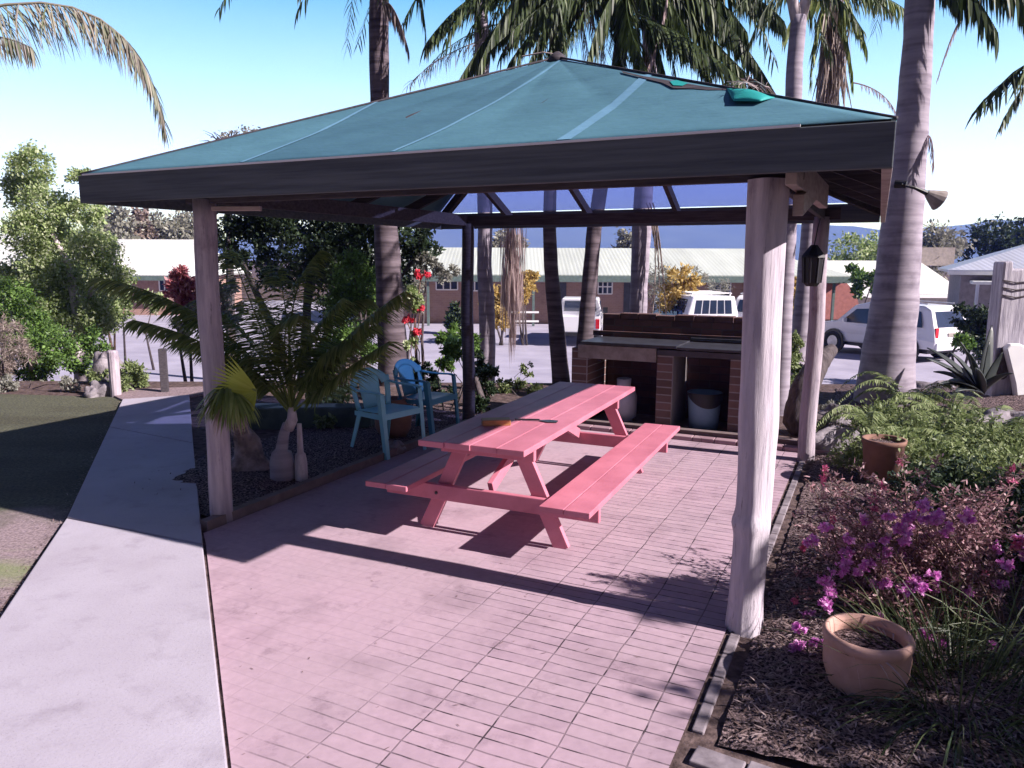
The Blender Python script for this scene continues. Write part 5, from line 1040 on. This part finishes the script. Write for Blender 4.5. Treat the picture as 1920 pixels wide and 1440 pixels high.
# power line
# ------------------------------------------------------------------ vehicles
def wheel(parent, c, r, wd, ax):
    c = Vector(c); ax = Vector(ax); mb = MB(); mb.tube([c-ax*wd/2, c-ax*wd*.35, c+ax*wd*.35, c+ax*wd/2], [r*.93, r, r, r*.93], 24); w_ = mb.build('wheel', M['tyre'], parent, smooth=False)
    mb = MB(); mb.tube([c-ax*(wd/2+.004), c-ax*(wd/2-.02), c+ax*(wd/2-.02), c+ax*(wd/2+.004)], [r*.55, r*.62, r*.62, r*.55], 16); mb.build('rim', M['rim'], w_)
def vehicle(name, label, loc, rz, kind, bodym, Lg, Wd, prof, glassL, rearglass, cat='car', lamps=True, group='vehicles in the car park'):
    # local: x forward, y left, z up; prof = [(x,z,halfwidth)]
    root = thing(name, (0, 0, 0), label, cat, group); mb = MB()
    n = len(prof); vs = [Vector((x, hw, z)) for x, z, hw in prof]+[Vector((x, -hw, z)) for x, z, hw in prof]
    mb.add(vs, [tuple(range(n)), tuple(range(n, 2*n))[::-1]]+[((i+1) % n, i, n+i, n+(i+1) % n) for i in range(n)]); body = mb.build('body', M[bodym], root, bevel=.05)
    def hwat(z): return Wd/2-.0 if z < 1.02 else Wd/2-.16*(z-1.02)/.75
    for s in (-1, 1):
        for quad in glassL:
            mb = MB(); mb.prism([(x, s*(hwat(z)+.0), z) for x, z in quad], (0, s*.012, 0)); mb.build('side_window', M['glass'], root)
    for quad, nrm in rearglass:
        mb = MB(); mb.prism([Vector(p) for p in quad], Vector(nrm)*.015); mb.build('rear_window' if nrm[0] < 0 else 'windscreen', M['glass'], root)
    return root
R_ = .39
def suv(label, loc, rz, m='carwhite'):
    Wd = 1.9; h = Wd/2
    prof = [(-2.35, .45, h-.05), (-2.42, .7, h-.04), (-2.36, 1.12, h-.01), (-2.12, 1.72, h-.16), (-1.9, 1.83, h-.19), (.2, 1.86, h-.18), (.75, 1.72, h-.15), (1.35, 1.16, h-.02), (2.25, 1.02, h-.06), (2.42, .75, h-.10), (2.40, .40, h-.10)]
    root = vehicle('parked_suv', label, loc, rz, 0, m, 4.8, Wd, prof,
        [[(-1.95, 1.15), (-1.05, 1.13), (-1.05, 1.62), (-1.80, 1.65)], [(-.98, 1.13), (.02, 1.12), (.02, 1.64), (-.98, 1.64)], [(.08, 1.12), (1.18, 1.12), (.62, 1.6), (.08, 1.64)]],
        [([(-2.345, -.72, 1.17), (-2.345, .72, 1.17), (-2.14, .64, 1.66), (-2.14, -.64, 1.66)], (-1, 0, .3)), ([(1.36, -.78, 1.2), (1.36, .78, 1.2), (.80, .68, 1.7), (.80, -.68, 1.7)], (1, 0, .8))])
    for x in (-1.45, 1.45):
        for s in (-1, 1):
            wheel(root, (x, s*(h-.10), R_), R_, .24, (0, 1, 0))
            mb = MB(); mb.tube([(x, s*(h-.03), R_), (x, s*(h+.004), R_)], [R_+.07, R_+.07], 24); mb.build('wheel_arch', M['black'], root)
    for s in (-1, 1):
        mb = MB(); mb.box((-2.37, s*.80, .82), .06, .17, .34); mb.build('tail_lamp', M['red'], root, bevel=.02)
        mb = MB(); mb.box((.95, s*(h+.08), 1.12), .12, .18, .16); mb.build('wing_mirror', M[m], root, bevel=.03)
        mb = MB(); mb.beam((-1.9, s*.68, 1.90), (.2, s*.68, 1.92), .04, .04); mb.build('roof_rail', M['rim'], root)
        mb = MB(); mb.box((-.1, s*(h-.01), .96), .18, .03, .03); mb.build('door_handle', M['rim'], root)
        mb = MB(); mb.box((2.36, s*.68, .72), .08, .32, .18); mb.build('headlight', M['rim'], root)
    mb = MB(); mb.box((-2.40, 0, .42), .12, 1.70, .28); mb.build('bumper', M['carwhite'], root, bevel=.05)
    mb = MB(); mb.box((-2.405, 0, .86), .03, .52, .12); mb.build('number_plate', M['conc'], root)
    mb = MB(); mb.box((0, 0, .30), 4.2, 1.6, .2); mb.build('underbody', M['black'], root)
    root.location = loc; root.rotation_euler = (0, 0, rz); return root
sc_ = at(1640, 620, 25.2); suv('white four-wheel drive wagon parked right of the gazebo, rear towards the camera', (sc_.x+1.0, 26.4, -1.345), math.radians(117))
# ute, seen from behind
def ute(label, loc, rz):
    root = thing('parked_ute', (0, 0, 0), label, 'ute', 'vehicles in the car park'); h = .88
    mb = MB(); prof = [(-.2, .5), (-.2, 1.0), (-.32, 1.72), (.9, 1.74), (1.45, 1.1), (2.4, 1.0), (2.45, .45)]
    n = len(prof); vs = [Vector((x, h-.14*(z > 1.3), z)) for x, z in prof]+[Vector((x, -h+.14*(z > 1.3), z)) for x, z in prof]
    mb.add(vs, [tuple(range(n)), tuple(range(n, 2*n))[::-1]]+[((i+1) % n, i, n+i, n+(i+1) % n) for i in range(n)]); mb.build('cab', M['carwhite'], root, bevel=.05)
    mb = MB()
    mb.box((-1.35, -h+.04, .55), 2.3, .07, .60); mb.box((-1.35, h-.04, .55), 2.3, .07, .60); mb.box((-2.47, 0, .552), .07, 2*h-.002, .60); mb.box((-1.35, 0, .53), 2.2, 1.6, .08); mb.build('tray', M['carwhite'], root, bevel=.02)
    mb = MB(); mb.add([(-.262, -.66, 1.2), (-.262, .66, 1.2), (-.325, .62, 1.62), (-.325, -.62, 1.62)], [(0, 1, 2, 3)]); mb.build('rear_window', M['glass'], root, solid=.02)
    for s in (-1, 1):
        mb = MB(); mb.box((-2.515, s*.78, .70), .03, .14, .36); mb.build('tail_lamp', M['red'], root)
        mb = MB(); mb.prism([(-.15, s*(h-.06), 1.1), (.85, s*(h-.06), 1.1), (.75, s*(h-.13), 1.6), (-.2, s*(h-.13), 1.6)], (0, s*.07, 0)); mb.build('side_window', M['glass'], root)
        mb = MB(); mb.box((1.0, s*1.0, 1.05), .1, .2, .25); mb.build('wing_mirror', M['black'], root)
        for x in (-1.4, 1.55): wheel(root, (x, s*.74, .35), .35, .22, (0, 1, 0))
    mb = MB(); mb.box((-2.56, 0, .42), .10, 1.7, .12); mb.build('bumper', M['black'], root)
    root.location = loc; root.rotation_euler = (0, 0, rz); return root
up = at(1094, 620, 29.5); ute('white utility pickup seen from behind through the gazebo', (up.x, 31, -1.345), math.radians(82))
# white 4x4 with window grid above the barbecue
v4 = at(1338, 575, 27); r4x = thing('parked_van', (0, 0, 0), 'white box-shaped four-wheel drive showing above the barbecue wall', 'van', 'vehicles in the car park')
mb = MB(); mb.prism([(-.95, 0, .4), (.95, 0, .4), (.95, 0, 1.35), (.78, 0, 2.0), (-.78, 0, 2.0), (-.95, 0, 1.35)], (0, 4.2, 0)); mb.build('body', M['carwhite'], r4x, bevel=.05)
for k in range(5):
    x0 = -.72+.295*k; mb = MB(); mb.prism([(x0*.98, -.012-.0, 1.38), ((x0+.25)*.98, -.012, 1.38), ((x0+.25)*.90, -.012, 1.86), (x0*.90, -.012, 1.86)], (0, .02, 0)); mb.build('rear_window', M['glass'], r4x)
for s in (-1, 1):
    wheel(r4x, (s*.8, .9, .38), .38, .22, (1, 0, 0)); wheel(r4x, (s*.8, 3.3, .38), .38, .22, (1, 0, 0))
    mb = MB(); mb.box((s*.82, -.02, .95), .14, .05, .3); mb.build('tail_lamp', M['red'], r4x)
    mb = MB(); mb.prism([(s*.935, .4, 1.4), (s*.935, 3.2, 1.4), (s*.82, 3.0, 1.88), (s*.82, .4, 1.88)], (s*.02, 0, 0)); mb.build('side_window', M['glass'], r4x)
mb = MB()
for y in (.3, 1.2, 2.1): mb.beam((-.75, y, 2.1), (.75, y, 2.1), .04, .04)
for s in (-1, 1): mb.beam((s*.72, .2, 2.09), (s*.72, 2.3, 2.09), .04, .04)
for s in (-1, 1):
    for y in (.3, 2.1): mb.beam((s*.72, y, 1.99), (s*.72, y, 2.1), .04, .04, up=(0, 1, 0))
mb.build('roof_rack', M['white'], r4x); r4x.location = (v4.x, 27, -1.345); r4x.rotation_euler = (0, 0, .12)
# blue hatchback
bc = at(1272, 580, 29)
bcr = thing('parked_car', (0, 0, 0), 'dark blue hatchback just showing beside the white four-wheel drive', 'car', 'vehicles in the car park')
mb = MB(); prof = [(-1.9, .35), (-1.95, .9), (-1.75, 1.0), (-1.35, 1.48), (.2, 1.52), (.95, 1.0), (1.9, .85), (1.95, .35)]; n = len(prof); h = .84
vs = [Vector((x, h-.16*(z > 1.2), z)) for x, z in prof]+[Vector((x, -h+.16*(z > 1.2), z)) for x, z in prof]
mb.add(vs, [tuple(range(n)), tuple(range(n, 2*n))[::-1]]+[((i+1) % n, i, n+i, n+(i+1) % n) for i in range(n)]); mb.build('body', M['carblue'], bcr, bevel=.06)
mb = MB(); mb.add([(-1.74, -.6, 1.04), (-1.74, .6, 1.04), (-1.40, .55, 1.42), (-1.40, -.55, 1.42)], [(0, 1, 2, 3)]); mb.build('rear_window', M['glass'], bcr, solid=.02)
for s in (-1, 1):
    for x in (-1.3, 1.25): wheel(bcr, (x, s*.72, .31), .31, .2, (0, 1, 0))
    mb = MB(); mb.prism([(-1.3, s*(h-.05), 1.02), (.75, s*(h-.05), 1.02), (.15, s*(h-.14), 1.42), (-1.15, s*(h-.14), 1.42)], (0, s*.06, 0)); mb.build('side_window', M['glass'], bcr)
bcr.location = (bc.x, 29, -1.345); bcr.rotation_euler = (0, 0, 1.9); 
wl = suv('white wagon mostly hidden behind the front right post, beyond the barbecue', (at(1435, 600, 33).x, 33, -1.345), math.radians(60))
# ------------------------------------------------------------------ air
mb = MB(); x0, x1, y0, y1, z0, z1 = -4300, 4300, -45, 5100, -8, 195
mb.add([(x0, y0, z0), (x1, y0, z0), (x1, y1, z0), (x0, y1, z0), (x0, y0, z1), (x1, y0, z1), (x1, y1, z1), (x0, y1, z1)], [(3, 2, 1, 0), (4, 5, 6, 7), (0, 1, 5, 4), (1, 2, 6, 5), (2, 3, 7, 6), (3, 0, 4, 7)])
m, t, p = newmat('haze'); t.nodes.remove(p); pv = t.nodes.new('ShaderNodeVolumePrincipled'); pv.inputs['Color'].default_value = (.13, .21, 1, 1); pv.inputs['Absorption Color'].default_value = (1, 1, 1, 1); pv.inputs['Density'].default_value = .0005; pv.inputs['Anisotropy'].default_value = 0
t.links.new(pv.outputs[0], t.nodes['Material Output'].inputs['Volume'])
o = mb.build('haze', m); o['kind'] = 'stuff'
